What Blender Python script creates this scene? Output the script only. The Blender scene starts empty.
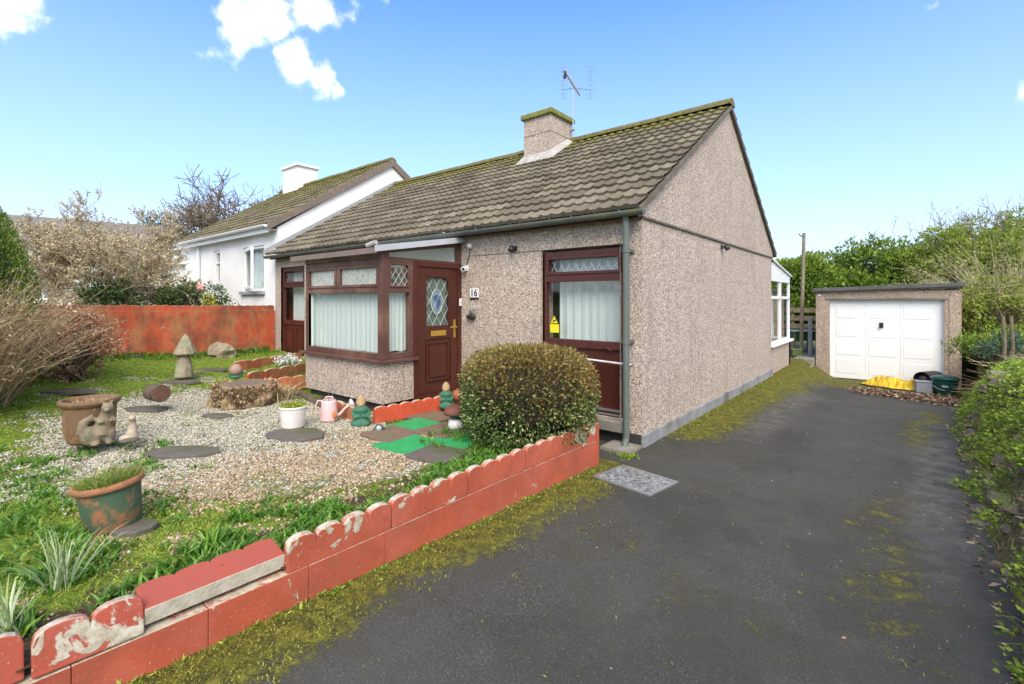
import bpy, bmesh, math, random
import numpy as np
from mathutils import Vector, Matrix, noise as mnoise
random.seed(7); RNG = np.random.default_rng(11)
S = bpy.context.scene; COL = S.collection; R = math.radians; PI = math.pi

# ------------------------------------------------------------------ camera geometry (used to read positions off the photo)
CAM = Vector((2.085, -4.66, 1.5)); F = 483.0; HX, HY = 512.0, 300.0
YAW = R(39.2)
AX = Vector((-math.sin(YAW), math.cos(YAW), 0)); RT = Vector((math.cos(YAW), math.sin(YAW), 0))
def ray(px, py): return AX + RT * ((px - HX) / F) + Vector((0, 0, (HY - py) / F))
def atZ(px, py, z): r = ray(px, py); return CAM + r * ((z - CAM.z) / r.z)
def atD(px, py, d): return CAM + ray(px, py) * d
def ss(a, b, x):
    t = min(1, max(0, (x - a) / (b - a))); return t * t * (3 - 2 * t)
def nss(a, b, x):
    t = np.clip((x - a) / (b - a), 0, 1); return t * t * (3 - 2 * t)

# ------------------------------------------------------------------ object helpers
def tag(o, label=None, cat=None, group=None, kind=None):
    if label: o['label'] = label
    if cat: o['category'] = cat
    if group: o['group'] = group
    if kind: o['kind'] = kind
    return o
def empty(name, loc=(0, 0, 0), rz=0, **k):
    o = bpy.data.objects.new(name, None); o.empty_display_size = .1
    o.location = loc; o.rotation_euler = (0, 0, rz); COL.objects.link(o); return tag(o, **k)
def link(name, me, m=None, parent=None, loc=None, rot=None, smooth=False, **k):
    o = bpy.data.objects.new(name, me); COL.objects.link(o)
    if m is not None and not me.materials:
        for q in (m if isinstance(m, (list, tuple)) else [m]): me.materials.append(q)
    if parent: o.parent = parent
    if loc is not None: o.location = loc
    if rot is not None: o.rotation_euler = rot
    if smooth: me.polygons.foreach_set('use_smooth', [True] * len(me.polygons))
    return tag(o, **k)
def dup(root, loc=None, rz=None, scale=None, **k):
    def cp(o, par):
        c = o.copy(); COL.objects.link(c); c.parent = par
        for ch in [q for q in o.children]: cp(ch, c)
        return c
    r = cp(root, None)
    if loc is not None: r.location = loc
    if rz is not None: r.rotation_euler.z = rz
    if scale is not None: r.scale = (scale,) * 3 if not isinstance(scale, tuple) else scale
    return tag(r, **k)
class MB:
    def __init__(s): s.v = []; s.f = []; s.mi = []; s.c = []
    def add(s, vs, fs, mi=0, c=.5):
        b = len(s.v); s.v += [tuple(q) for q in vs]; s.f += [tuple(b + i for i in q) for q in fs]
        s.mi += [mi] * len(fs); s.c += [c] * len(vs); return s
    def box(s, x0, x1, y0, y1, z0, z1, mi=0, c=.5):
        if x0 > x1: x0, x1 = x1, x0
        if y0 > y1: y0, y1 = y1, y0
        if z0 > z1: z0, z1 = z1, z0
        return s.add([(x0,y0,z0),(x1,y0,z0),(x1,y1,z0),(x0,y1,z0),(x0,y0,z1),(x1,y0,z1),(x1,y1,z1),(x0,y1,z1)],
              [(0,3,2,1),(4,5,6,7),(0,1,5,4),(1,2,6,5),(2,3,7,6),(3,0,4,7)], mi, c)
    def obox(s, M, sx, sy, sz, mi=0, c=.5):
        vs = [M @ Vector((x*sx/2, y*sy/2, z*sz/2)) for z in (-1,1) for x, y in ((-1,-1),(1,-1),(1,1),(-1,1))]
        return s.add(vs, [(0,3,2,1),(4,5,6,7),(0,1,5,4),(1,2,6,5),(2,3,7,6),(3,0,4,7)], mi, c)
    def bar(s, a, b, w, h=None, mi=0):
        a = Vector(a); b = Vector(b); h = h or w; d = b - a
        q = d.to_track_quat('Y', 'Z').to_matrix().to_4x4(); q.translation = (a + b) / 2
        return s.obox(q, w, d.length, h, mi)
    def tube(s, pts, rad, n=8, mi=0, cap=True, c=.5):
        pts = [Vector(p) for p in pts]
        if not isinstance(rad, (list, tuple)): rad = [rad] * len(pts)
        vs = []; fs = []; prev = None
        for i, p in enumerate(pts):
            t = (pts[min(i+1, len(pts)-1)] - pts[max(i-1, 0)]).normalized()
            if prev is None: a = t.orthogonal().normalized()
            else:
                a = prev - t * prev.dot(t)
                a = a.normalized() if a.length > 1e-6 else t.orthogonal().normalized()
            prev = a; b = t.cross(a)
            for k in range(n):
                w = 2*PI*k/n; vs.append(p + (a*math.cos(w) + b*math.sin(w)) * rad[i])
        for i in range(len(pts)-1):
            for k in range(n):
                fs.append((i*n+k, i*n+(k+1)%n, (i+1)*n+(k+1)%n, (i+1)*n+k))
        if cap: fs.append(tuple(range(n-1, -1, -1))); fs.append(tuple((len(pts)-1)*n+k for k in range(n)))
        return s.add(vs, fs, mi, c)
    def lathe(s, prof, cx=0, cy=0, cz=0, n=24, mi=0, M=None, sx=1, sy=1, c=.5, jit=0):
        vs = []; fs = []
        for (r, z) in prof:
            for k in range(n):
                w = 2*PI*k/n; rr = r * (1 + jit*mnoise.noise(Vector((math.cos(w)*2, math.sin(w)*2, z*6))))
                p = Vector((cx + rr*math.cos(w)*sx, cy + rr*math.sin(w)*sy, cz + z)); vs.append(M @ p if M else p)
        for i in range(len(prof)-1):
            for k in range(n): fs.append((i*n+k, i*n+(k+1)%n, (i+1)*n+(k+1)%n, (i+1)*n+k))
        if prof[0][0] > 1e-5: fs.append(tuple(range(n-1, -1, -1)))
        if prof[-1][0] > 1e-5: fs.append(tuple((len(prof)-1)*n+k for k in range(n)))
        return s.add(vs, fs, mi, c)
    def prism(s, poly, O, U, V, N, th, mi=0, c=.5):
        O = Vector(O); U = Vector(U); V = Vector(V); N = Vector(N); n = len(poly)
        vs = [O + U*a + V*b for a, b in poly] + [O + U*a + V*b + N*th for a, b in poly]
        fs = [tuple(range(n-1, -1, -1)), tuple(range(n, 2*n))] + [(i, (i+1)%n, n+(i+1)%n, n+i) for i in range(n)]
        return s.add(vs, fs, mi, c)
    def blob(s, c0, r, n=12, jit=.0, seed=0, M=None, mi=0, c=.5, freq=2.2):
        vs = []; fs = []; rx, ry, rz = r if isinstance(r, (tuple, list)) else (r, r, r)
        m = n // 2
        for i in range(m+1):
            th = PI*i/m
            for k in range(n):
                w = 2*PI*k/n; d = Vector((math.sin(th)*math.cos(w), math.sin(th)*math.sin(w), -math.cos(th)))
                q = 1 + jit*mnoise.noise(d*freq + Vector((seed*3.1, seed, 0)))
                p = Vector((d.x*rx, d.y*ry, d.z*rz)) * q
                if M: p = M @ p
                vs.append(Vector(c0) + p)
        for i in range(m):
            for k in range(n): fs.append((i*n+k, i*n+(k+1)%n, (i+1)*n+(k+1)%n, (i+1)*n+k))
        return s.add(vs, fs, mi, c)
    def build(s, name, m, parent=None, smooth=False, bevel=0, weld=False, **k):
        me = bpy.data.meshes.new(name); me.from_pydata(s.v, [], s.f)
        ms = m if isinstance(m, (list, tuple)) else [m]
        for q in ms: me.materials.append(q)
        me.polygons.foreach_set('material_index', s.mi)
        a = me.attributes.new('rnd', 'FLOAT', 'POINT'); a.data.foreach_set('value', s.c)
        bm = bmesh.new(); bm.from_mesh(me)
        if weld: bmesh.ops.remove_doubles(bm, verts=bm.verts, dist=1e-5)
        bmesh.ops.recalc_face_normals(bm, faces=bm.faces); bm.to_mesh(me); bm.free()
        o = link(name, me, None, parent, **k)
        if smooth: me.polygons.foreach_set('use_smooth', [True]*len(me.polygons))
        if bevel:
            b = o.modifiers.new('bevel', 'BEVEL'); b.width = bevel; b.segments = 2; b.limit_method = 'ANGLE'
        return o
class Fr:      # a wall-aligned frame: u along the wall, n outward, z up
    def __init__(s, o, u, n): s.o = Vector(o); s.u = Vector(u); s.n = Vector(n)
    def p(s, u, n, z): return s.o + s.u*u + s.n*n + Vector((0, 0, z))
    def box(s, mb, u0, u1, n0, n1, z0, z1, mi=0, c=.5):
        vs = [s.p(u, n, z) for z in (z0, z1) for u, n in ((u0,n0),(u1,n0),(u1,n1),(u0,n1))]
        mb.add(vs, [(0,3,2,1),(4,5,6,7),(0,1,5,4),(1,2,6,5),(2,3,7,6),(3,0,4,7)], mi, c)
def np_mesh(name, V, Fa, rnd=None, m=None, parent=None, smooth=False, **k):
    me = bpy.data.meshes.new(name); V = np.asarray(V, dtype=np.float32); Fa = np.asarray(Fa, dtype=np.int32)
    me.vertices.add(len(V)); me.vertices.foreach_set('co', V.ravel())
    n = Fa.shape[1]; me.loops.add(Fa.size); me.loops.foreach_set('vertex_index', Fa.ravel())
    me.polygons.add(len(Fa)); me.polygons.foreach_set('loop_start', np.arange(0, Fa.size, n, dtype=np.int32))
    if smooth: me.polygons.foreach_set('use_smooth', np.ones(len(Fa), dtype=bool))
    me.update(calc_edges=True)
    if rnd is not None:
        a = me.attributes.new('rnd', 'FLOAT', 'POINT'); a.data.foreach_set('value', np.asarray(rnd, dtype=np.float32))
    return link(name, me, m, parent, **k)
def unit(a): return a / np.maximum(np.linalg.norm(a, axis=1, keepdims=True), 1e-9)
def rdir(n): return unit(RNG.normal(size=(n, 3)))
def leaves(name, P, D, L, W, m, parent=None, rnd=None, fold=.25, **k):
    n = len(P); D = unit(D); s = unit(np.cross(D, rdir(n))); up = np.cross(s, D)
    L = np.broadcast_to(np.asarray(L, float).reshape(-1, 1), (n, 1)); W = np.broadcast_to(np.asarray(W, float).reshape(-1, 1), (n, 1))
    V = np.stack([P, P + D*L*.45 + s*W*.5 + up*W*fold, P + D*L, P + D*L*.45 - s*W*.5 + up*W*fold], 1).reshape(-1, 3)
    b = np.arange(n)[:, None]*4
    T = np.concatenate([b + np.array([[0, 1, 2]]), b + np.array([[0, 2, 3]])])
    r = RNG.random(n) if rnd is None else rnd
    return np_mesh(name, V, T, np.repeat(r, 4), m, parent, **k)
def blades(name, P, D, L, W, bend, m, parent=None, rnd=None, **k):
    n = len(P); D = unit(D); L = np.broadcast_to(np.asarray(L, float).reshape(-1, 1), (n, 1))
    W = np.broadcast_to(np.asarray(W, float).reshape(-1, 1), (n, 1)); bend = np.broadcast_to(np.asarray(bend, float).reshape(-1, 1), (n, 1))
    h = RNG.normal(size=(n, 3)); h[:, 2] = 0; s = unit(np.cross(unit(h), [0, 0, 1.]))
    g = D.copy(); g[:, 2] = 0; g = unit(g + 1e-4); off = g*bend*L; dz = np.zeros((n, 3)); dz[:, 2:] = -bend*L*.6
    a = P; b = P + D*L*.5 + off*.2; c = P + D*L + off + dz
    V = np.stack([a - s*W*.4, a + s*W*.4, b + s*W*.5, b - s*W*.5, c], 1).reshape(-1, 3); i = np.arange(n)[:, None]*5
    T = np.concatenate([i + np.array([[0,1,2]]), i + np.array([[0,2,3]]), i + np.array([[3,2,4]])])
    r = RNG.random(n) if rnd is None else rnd
    return np_mesh(name, V, T, np.repeat(r, 5), m, parent, **k)
def twigs(name, A, B, ra, rb, m, parent=None, rnd=None, **k):
    A = np.asarray(A, float); B = np.asarray(B, float); n = len(A); D = unit(B - A); s = unit(np.cross(D, rdir(n))); t = np.cross(D, s)
    ra = np.asarray(ra, float).reshape(-1, 1); rb = np.asarray(rb, float).reshape(-1, 1)
    vs = []
    for q, r in ((A, ra), (B, rb)):
        for w in (0, 2*PI/3, 4*PI/3): vs.append(q + (s*math.cos(w) + t*math.sin(w))*r)
    V = np.stack(vs, 1).reshape(-1, 3); i = np.arange(n)[:, None]*6
    Q = np.concatenate([i + np.array([[0,1,4,3]]), i + np.array([[1,2,5,4]]), i + np.array([[2,0,3,5]])])
    return np_mesh(name, V, Q, None if rnd is None else np.repeat(rnd, 6), m, parent, **k)
def branch(p, d, L, r, depth, out, spread=.6, lift=.12, kids=(2, 4), shrink=.72, steps=4, wob=.18):
    pts = [p]; q = p.copy(); dd = d.normalized()
    for i in range(steps):
        dd = (dd + Vector((random.gauss(0, wob), random.gauss(0, wob), random.gauss(0, wob) + lift*.5))).normalized()
        n = q + dd*(L/steps); ra = r*(1 - .5*i/steps); rb = r*(1 - .5*(i+1)/steps)
        out.append((q.copy(), n.copy(), ra, rb, depth)); q = n; pts.append(q.copy())
    if depth <= 0: return
    for k in range(random.randint(*kids)):
        t = pts[random.randint(max(1, steps//2), steps)]
        nd = (dd + Vector((random.gauss(0, spread), random.gauss(0, spread), random.gauss(0, spread*.7) + lift))).normalized()
        branch(t.copy(), nd, L*shrink*random.uniform(.75, 1.15), r*.52, depth-1, out, spread, lift, kids, shrink, steps, wob)

# ------------------------------------------------------------------ material helpers
class NT:
    def __init__(s, name):
        s.m = bpy.data.materials.new(name); s.m.use_nodes = True; s.t = s.m.node_tree; s.n = s.t.nodes; s.l = s.t.links
        s.b = s.n['Principled BSDF']; s.co = s.N('ShaderNodeTexCoord')
    def N(s, ty, **k):
        n = s.n.new(ty)
        for a, b in k.items():
            if isinstance(a, str) and hasattr(n, a): setattr(n, a, b)
        return n
    def L(s, a, b): s.l.new(a, b)
    def vec(s, sc=None, coord='Object', off=None):
        o = s.co.outputs[coord]
        mp = s.N('ShaderNodeMapping'); s.L(o, mp.inputs[0])
        if sc is not None: mp.inputs['Scale'].default_value = sc if isinstance(sc, tuple) else (sc,)*3
        if off: mp.inputs['Location'].default_value = off
        return mp.outputs[0]
    def noise(s, sc, detail=4, rough=.55, vec=None, dist=0):
        n = s.N('ShaderNodeTexNoise'); n.inputs['Scale'].default_value = sc; n.inputs['Detail'].default_value = detail
        n.inputs['Roughness'].default_value = rough; n.inputs['Distortion'].default_value = dist
        s.L(vec if vec is not None else s.co.outputs['Object'], n.inputs['Vector']); return n.outputs['Fac']
    def voro(s, sc, feat='F1', vec=None, out='Distance'):
        n = s.N('ShaderNodeTexVoronoi'); n.feature = feat; n.inputs['Scale'].default_value = sc
        s.L(vec if vec is not None else s.co.outputs['Object'], n.inputs['Vector']); return n.outputs[out]
    def ramp(s, fac, stops, interp='LINEAR'):
        n = s.N('ShaderNodeValToRGB'); n.color_ramp.interpolation = interp; e = n.color_ramp.elements
        while len(e) < len(stops): e.new(.5)
        for q, (p, c) in zip(e, stops):
            q.position = p; q.color = (c, c, c, 1) if not isinstance(c, tuple) else (*c, 1)
        s.L(fac, n.inputs[0]); return n.outputs[0]
    def mix(s, fac, a, b, mode='MIX'):
        n = s.N('ShaderNodeMix'); n.data_type = 'RGBA'; n.blend_type = mode
        for i, q in ((0, fac), (6, a), (7, b)):
            if isinstance(q, (int, float)): n.inputs[i].default_value = q
            elif isinstance(q, tuple): n.inputs[i].default_value = (*q, 1)
            else: s.L(q, n.inputs[i])
        return n.outputs[2]
    def math(s, op, a, b=0.5, c=None):
        n = s.N('ShaderNodeMath'); n.operation = op
        for i, q in enumerate((a, b) if c is None else (a, b, c)):
            if isinstance(q, (int, float)): n.inputs[i].default_value = q
            else: s.L(q, n.inputs[i])
        return n.outputs[0]
    def attr(s, name, out='Fac'):
        n = s.N('ShaderNodeAttribute'); n.attribute_name = name; return n.outputs[out]
    def sep(s, v):
        n = s.N('ShaderNodeSeparateXYZ'); s.L(v, n.inputs[0]); return n.outputs
    def col(s, c):
        if isinstance(c, tuple): s.b.inputs['Base Color'].default_value = (*c, 1)
        else: s.L(c, s.b.inputs['Base Color'])
        return s
    def rough(s, r):
        if isinstance(r, (int, float)): s.b.inputs['Roughness'].default_value = r
        else: s.L(r, s.b.inputs['Roughness'])
        return s
    def bump(s, h, strength=.5, dist=.01):
        n = s.N('ShaderNodeBump'); n.inputs['Strength'].default_value = strength; n.inputs['Distance'].default_value = dist
        s.L(h, n.inputs['Height'])
        if s.b.inputs['Normal'].is_linked: s.L(s.b.inputs['Normal'].links[0].from_socket, n.inputs['Normal'])
        s.L(n.outputs[0], s.b.inputs['Normal']); return s
    def spec(s, v): s.b.inputs['Specular IOR Level'].default_value = v; return s
def simple(name, c1, c2=None, sc=6, rough=.6, bump=.0, bsc=None, spec=.4, dirt=None, metal=0):
    t = NT(name); c2 = c2 or tuple(x*.75 for x in c1)
    n = t.noise(sc, 5, .6); c = t.mix(t.ramp(n, [(.35, 0.), (.65, 1.)]), c1, c2)
    if dirt:
        n2 = t.noise(sc*.37, 6, .65, vec=t.vec(off=(3, 7, 1))); c = t.mix(t.ramp(n2, [(.52, 0.), (.66, 1.)]), c, dirt)
    t.col(c).rough(rough).spec(spec); t.b.inputs['Metallic'].default_value = metal
    if bump: t.bump(t.noise(bsc or sc*8, 6, .6), bump, .01)
    return t.m
def leafmat(name, cols, rough=.5, trans=.25, nsc=None):
    t = NT(name); a = t.attr('rnd'); k = len(cols)
    c = t.ramp(a, [(i/(k-1), q) for i, q in enumerate(cols)])
    if nsc:
        n = t.noise(nsc, 2); c = t.mix(t.ramp(n, [(.35, 0.), (.65, .55)]), c, tuple(x*.45 for x in cols[0]))
    t.col(c).rough(rough).spec(.35)
    tr = t.N('ShaderNodeBsdfTranslucent'); t.L(c, tr.inputs[0]); mx = t.N('ShaderNodeMixShader'); mx.inputs[0].default_value = trans
    t.L(t.b.outputs[0], mx.inputs[1]); t.L(tr.outputs[0], mx.inputs[2]); t.L(mx.outputs[0], t.n['Material Output'].inputs[0])
    return t.m
# ------------------------------------------------------------------ materials
def m_pebble(name='pebbledash', dark=1.0, warm=1.0):
    t = NT(name)
    v = t.voro(88, out='Color'); s = t.N('ShaderNodeSeparateColor'); t.L(v, s.inputs[0])
    c = t.ramp(s.outputs[0], [(0, (.11, .085, .068)), (.12, (.24, .185, .15)), (.3, (.40, .335, .285)), (.6, (.49, .42, .36)), (.84, (.60, .53, .46)), (1, (.75, .69, .62))])
    f2 = t.voro(130, out='Color'); s2 = t.N('ShaderNodeSeparateColor'); t.L(f2, s2.inputs[0])
    c = t.mix(t.ramp(s2.outputs[1], [(.72, 0.), (.8, .55)]), c, (.22, .165, .13))
    big = t.noise(1.1, 5, .6); c = t.mix(t.ramp(big, [(.38, .0), (.72, .22)]), c, (.26, .21, .17))
    st = t.noise(2.6, 5, .7, vec=t.vec((2.6, 2.6, .22))); c = t.mix(t.ramp(st, [(.52, 0.), (.72, .42)]), c, (.2, .175, .15)); lo = t.noise(.8, 6, .7, vec=t.vec(off=(3, 3, 3))); c = t.mix(t.ramp(lo, [(.52, 0.), (.66, .3)]), c, (.24, .20, .165))
    c = t.mix(1., c, (dark*warm, dark, dark/warm), 'MULTIPLY')
    t.col(c).rough(.85).spec(.25)
    t.bump(t.voro(88), .4, .009); return t.m
def m_tiles():
    t = NT('roof_tile_concrete'); a = t.attr('rnd')
    c = t.ramp(a, [(0, (.090, .071, .045)), (.35, (.125, .101, .067)), (.7, (.160, .131, .088)), (1, (.215, .180, .124))])
    n = t.noise(9, 6, .65); c = t.mix(t.ramp(n, [(.35, 0.), (.75, .55)]), c, (.10, .085, .068))
    f = t.noise(70, 3); c = t.mix(t.ramp(f, [(.5, 0.), (.72, .4)]), c, (.34, .30, .24))
    z = t.sep(t.co.outputs['Object'])[2]; mo = t.attr('moss')
    mn = t.noise(2.3, 6, .7); ms = t.math('ADD', t.math('MULTIPLY', mo, .62), mn); msk = t.ramp(ms, [(.74, 0.), (.98, .85)])
    mc = t.ramp(t.noise(14, 5), [(.3, (.07, .065, .022)), (.55, (.15, .14, .03)), (.8, (.23, .20, .055))])
    c = t.mix(msk, c, mc); t.col(c).rough(.9).spec(.2); t.bump(t.noise(45, 6, .7), .5, .01); return t.m
def m_asphalt():
    t = NT('asphalt_drive'); sp = t.voro(210, out='Color'); s = t.N('ShaderNodeSeparateColor'); t.L(sp, s.inputs[0])
    c = t.ramp(s.outputs[0], [(0, (.036, .0345, .029)), (.5, (.054, .052, .045)), (.88, (.074, .071, .061)), (.98, (.11, .103, .088)), (1, (.20, .185, .16))])
    n = t.noise(1.1, 7, .62); c = t.mix(t.ramp(n, [(.36, 0.), (.68, .55)]), c, (.072, .070, .060))
    n2 = t.noise(3.3, 6, .7, vec=t.vec(off=(5, 2, 0))); c = t.mix(t.ramp(n2, [(.45, 0.), (.72, .6)]), c, (.050, .044, .024))
    n3 = t.noise(.55, 5, .6, vec=t.vec(off=(1, 9, 0))); c = t.mix(t.ramp(n3, [(.5, 0.), (.56, .35)]), c, (.030, .030, .026)); vs_ = t.ramp(t.voro(.55, 'DISTANCE_TO_EDGE', vec=t.vec(off=(.3, .7, 0))), [(.0, .6), (.004, 0.)]); c = t.mix(t.math('MULTIPLY', vs_, t.ramp(t.noise(1.3, 3), [(.5, 0.), (.6, .45)])), c, (.015, .015, .013))
    mo = t.attr('moss'); br = t.noise(5.5, 8, .75); fine = t.noise(48, 4, .7)
    e = t.math('ADD', t.math('ADD', mo, t.math('MULTIPLY', t.math('SUBTRACT', br, .5), 1.7)), t.math('MULTIPLY', t.math('SUBTRACT', fine, .5), .9))
    msk = t.ramp(e, [(.42, 0.), (.82, .92)])
    mc = t.ramp(t.noise(11, 6, .7), [(.3, (.045, .042, .012)), (.46, (.09, .085, .015)), (.6, (.17, .16, .02)), (.78, (.26, .24, .035))])
    c = t.mix(msk, c, mc)
    pl = t.attr('pale'); c = t.mix(t.math('MULTIPLY', pl, t.ramp(t.noise(6, 6, .7), [(.38, 0.), (.62, .7)])), c, (.19, .175, .15))
    t.col(c); t.rough(t.mix(msk, t.ramp(n, [(.3, .88), (.7, .72)]), (.95, .95, .95))).spec(.2)
    t.bump(sp, .35, .006); h = t.math('MULTIPLY', msk, t.noise(60, 4, .7)); t.bump(h, .7, .02); return t.m
def m_garden():
    t = NT('garden_soil_moss'); n = t.noise(9, 7, .7); f = t.noise(60, 5, .7)
    soil = t.ramp(f, [(.3, (.035, .024, .015)), (.6, (.10, .07, .045)), (.72, (.24, .20, .15)), (.8, (.4, .36, .3))])
    moss = t.ramp(t.noise(17, 6, .7), [(.3, (.06, .09, .014)), (.5, (.14, .21, .025)), (.7, (.26, .36, .05))])
    peb = t.voro(48, out='Color'); s = t.N('ShaderNodeSeparateColor'); t.L(peb, s.inputs[0])
    grav = t.ramp(s.outputs[0], [(0, (.12, .10, .08)), (.3, (.33, .29, .24)), (.7, (.52, .48, .41)), (1, (.72, .69, .62))])
    e = t.math('ADD', t.attr('moss'), t.math('MULTIPLY', t.math('SUBTRACT', t.noise(3.2, 7, .72), .5), 2.2)); g = t.math('ADD', t.attr('gravel'), t.math('SUBTRACT', t.noise(6, 7, .72), .5))
    c = t.mix(t.ramp(e, [(.4, 0.), (.6, 1.)]), soil, moss); c = t.mix(t.ramp(g, [(.45, 0.), (.6, .9)]), c, grav)
    t.col(c).rough(.95).spec(.15); t.bump(f, .9, .02); t.bump(t.voro(48), .5, .015); return t.m
def m_redpaint(name, chip=.62, base=(.46, .085, .045), old=False):
    t = NT(name); oi = t.N('ShaderNodeObjectInfo')
    va = t.N('ShaderNodeVectorMath'); va.operation = 'ADD'; cb = t.N('ShaderNodeCombineXYZ')
    for i in range(3): t.L(t.math('MULTIPLY', oi.outputs['Random'], 17.3*(i+1)), cb.inputs[i])
    t.L(t.co.outputs['Object'], va.inputs[0]); t.L(cb.outputs[0], va.inputs[1]); V = va.outputs[0]
    n = t.noise(5, 6, .6, vec=V); c = t.mix(t.ramp(n, [(.35, 0.), (.7, 1.)]), base, tuple(q*1.28 for q in base))
    c = t.mix(t.ramp(t.noise(2.4, 7, .7, vec=V), [(.45, 0.), (.68, .6)]), c, tuple(min(1, q*1.25+.05) for q in base)); c = t.mix(t.ramp(t.noise(30, 5, .7, vec=V), [(.55, 0.), (.75, .5)]), c, (.25, .07, .045)); c = t.mix(t.ramp(t.noise(75, 3, .6, vec=V), [(.66, 0.), (.7, .7)]), c, (.50, .36, .27)); c = t.mix(t.ramp(t.noise(1.9, 7, .75, vec=t.vec(off=(2, 5, 8))), [(.48, 0.), (.66, .55)]), c, (.24, .075, .04)); c = t.mix(t.ramp(t.noise(3.4, 8, .8, vec=t.vec(off=(12, 1, 3))), [(.58, 0.), (.68, .4)]), c, (.16, .12, .06))
    if old:
        c = t.mix(t.ramp(t.noise(1.7, 7, .7, vec=V), [(.44, 0.), (.62, .85)]), c, (.15, .055, .03))
        c = t.mix(t.ramp(t.noise(2.9, 7, .72, vec=t.vec((1, 1, .45), off=(4, 4, 1))), [(.44, 0.), (.62, .8)]), c, (.36, .19, .085))
        c = t.mix(t.ramp(t.noise(6, 7, .75, vec=t.vec(off=(9, 4, 1))), [(.52, 0.), (.66, .75)]), c, (.10, .085, .04))
    ch = t.noise(4.2, 7, .62, vec=V, dist=.6); msk = t.ramp(ch, [(chip, 0.), (chip+.012, 1.)])
    g = t.N('ShaderNodeNewGeometry'); nz = t.sep(g.outputs['True Normal'])[2]
    top = t.math('MULTIPLY', t.ramp(nz, [(.6, 0.), (.9, 1.)]), t.ramp(t.noise(16, 5, .7, vec=V), [(.36, 0.), (.5, 1.)]))
    msk = t.math('MAXIMUM', msk, top)
    cc = t.ramp(t.noise(22, 6, .7, vec=V), [(.3, (.26, .21, .13)), (.5, (.45, .40, .30)), (.72, (.64, .60, .52))])
    c = t.mix(msk, c, cc); t.col(c).rough(.72).spec(.3)
    t.bump(msk, .4, -.004 if False else .004); t.bump(t.noise(70, 5, .65, vec=V), .35, .006); return t.m
def m_glass(name='window_glass', tint=(1, 1, 1), refl=1.0):
    t = NT(name); t.n.remove(t.b)
    tr = t.N('ShaderNodeBsdfTransparent'); tr.inputs[0].default_value = (*tint, 1)
    gl = t.N('ShaderNodeBsdfGlossy'); gl.inputs['Roughness'].default_value = .02
    fr = t.N('ShaderNodeLayerWeight'); fr.inputs[0].default_value = .5
    mx = t.N('ShaderNodeMixShader'); f = t.math('ADD', t.math('MULTIPLY', t.math('POWER', fr.outputs['Facing'], 5.0), .9*refl), .05)
    t.L(f, mx.inputs[0]); t.L(tr.outputs[0], mx.inputs[1]); t.L(gl.outputs[0], mx.inputs[2]); t.L(mx.outputs[0], t.n['Material Output'].inputs[0])
    return t.m
def m_bark(name, a, b, sc=8):
    t = NT(name); v = t.vec((1, 1, .25)); n = t.noise(sc*3, 6, .7, vec=v)
    t.col(t.ramp(n, [(.3, a), (.7, b)])).rough(.95).spec(.15); t.bump(n, .9, .02); return t.m
PEB = m_pebble(warm=1.045); PEBD = m_pebble('pebbledash_garage', .8, 1.10)
TILE = m_tiles(); ASPH = m_asphalt(); GARD = m_garden()
RED = m_redpaint('red_masonry_paint', .655, (.355, .075, .038)); REDCHIP = m_redpaint('red_masonry_paint_chipped', .565, (.355, .075, .038)); REDOLD = m_redpaint('red_masonry_paint_weathered', .70, (.42, .065, .022), old=True)
REDBR = m_redpaint('bright_red_edging_paint', .70, (.50, .075, .03))
GLASS = m_glass()
MAROON = simple('maroon_upvc', (.080, .022, .015), (.064, .018, .012), 3, .35, .05, 60)
BROWNF = simple('brown_window_frame', (.125, .060, .043), (.09, .042, .031), 5, .45, .05, 60, dirt=(.20, .11, .08))
MAHOG = simple('mahogany_frame', (.085, .024, .018), (.062, .017, .013), 5, .4)
GUTTER = simple('gutter_green_grey', (.13, .14, .12), (.09, .10, .085), 3, .5, .1, 40, dirt=(.16, .17, .10))
PIPE = simple('downpipe_green_grey', (.125, .145, .125), (.10, .12, .105), 3, .45)
VERGE = simple('verge_cement', (.17, .145, .11), (.11, .095, .07), 8, .9, .4, 50)
PLINTH = simple('plinth_grey', (.30, .30, .31), (.22, .22, .225), 5, .7, .15, 40, dirt=(.13, .13, .09))
BLACKP = simple('bitumen_plinth', (.03, .03, .032), (.05, .045, .04), 5, .8, .2, 40)
WHITE = simple('white_upvc', (.80, .80, .79), (.76, .76, .75), 2, .4)
RENDER = simple('white_render', (.85, .84, .82), (.80, .79, .77), 1.5, .8, .12, 60, dirt=(.73, .71, .67))
LEAD = simple('lead_strip', (.42, .43, .43), (.35, .36, .36), 10, .5, metal=.3)
CEMENT = simple('cement_fillet', (.42, .40, .37), (.30, .28, .25), 9, .9, .4, 50)
BRASS = simple('polished_brass', (.62, .38, .07), (.55, .33, .06), 6, .3, metal=.6)
STONE = simple('weathered_stone', (.33, .27, .19), (.20, .16, .11), 9, .9, .6, 40, dirt=(.33, .33, .20))
SLATE = simple('slate_slab', (.10, .082, .07), (.13, .108, .09), 7, .8, .35, 30, dirt=(.085, .085, .04))
SLABG = simple('green_painted_slab', (.02, .26, .07), (.03, .33, .10), 5, .65, .3, 30, dirt=(.035, .20, .06))
SLABB = simple('brown_paving_slab', (.20, .12, .08), (.13, .09, .065), 6, .85, .4, 30, dirt=(.15, .14, .05))
TERRA = simple('terracotta', (.42, .15, .06), (.33, .12, .055), 6, .8, .2, 40)
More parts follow.
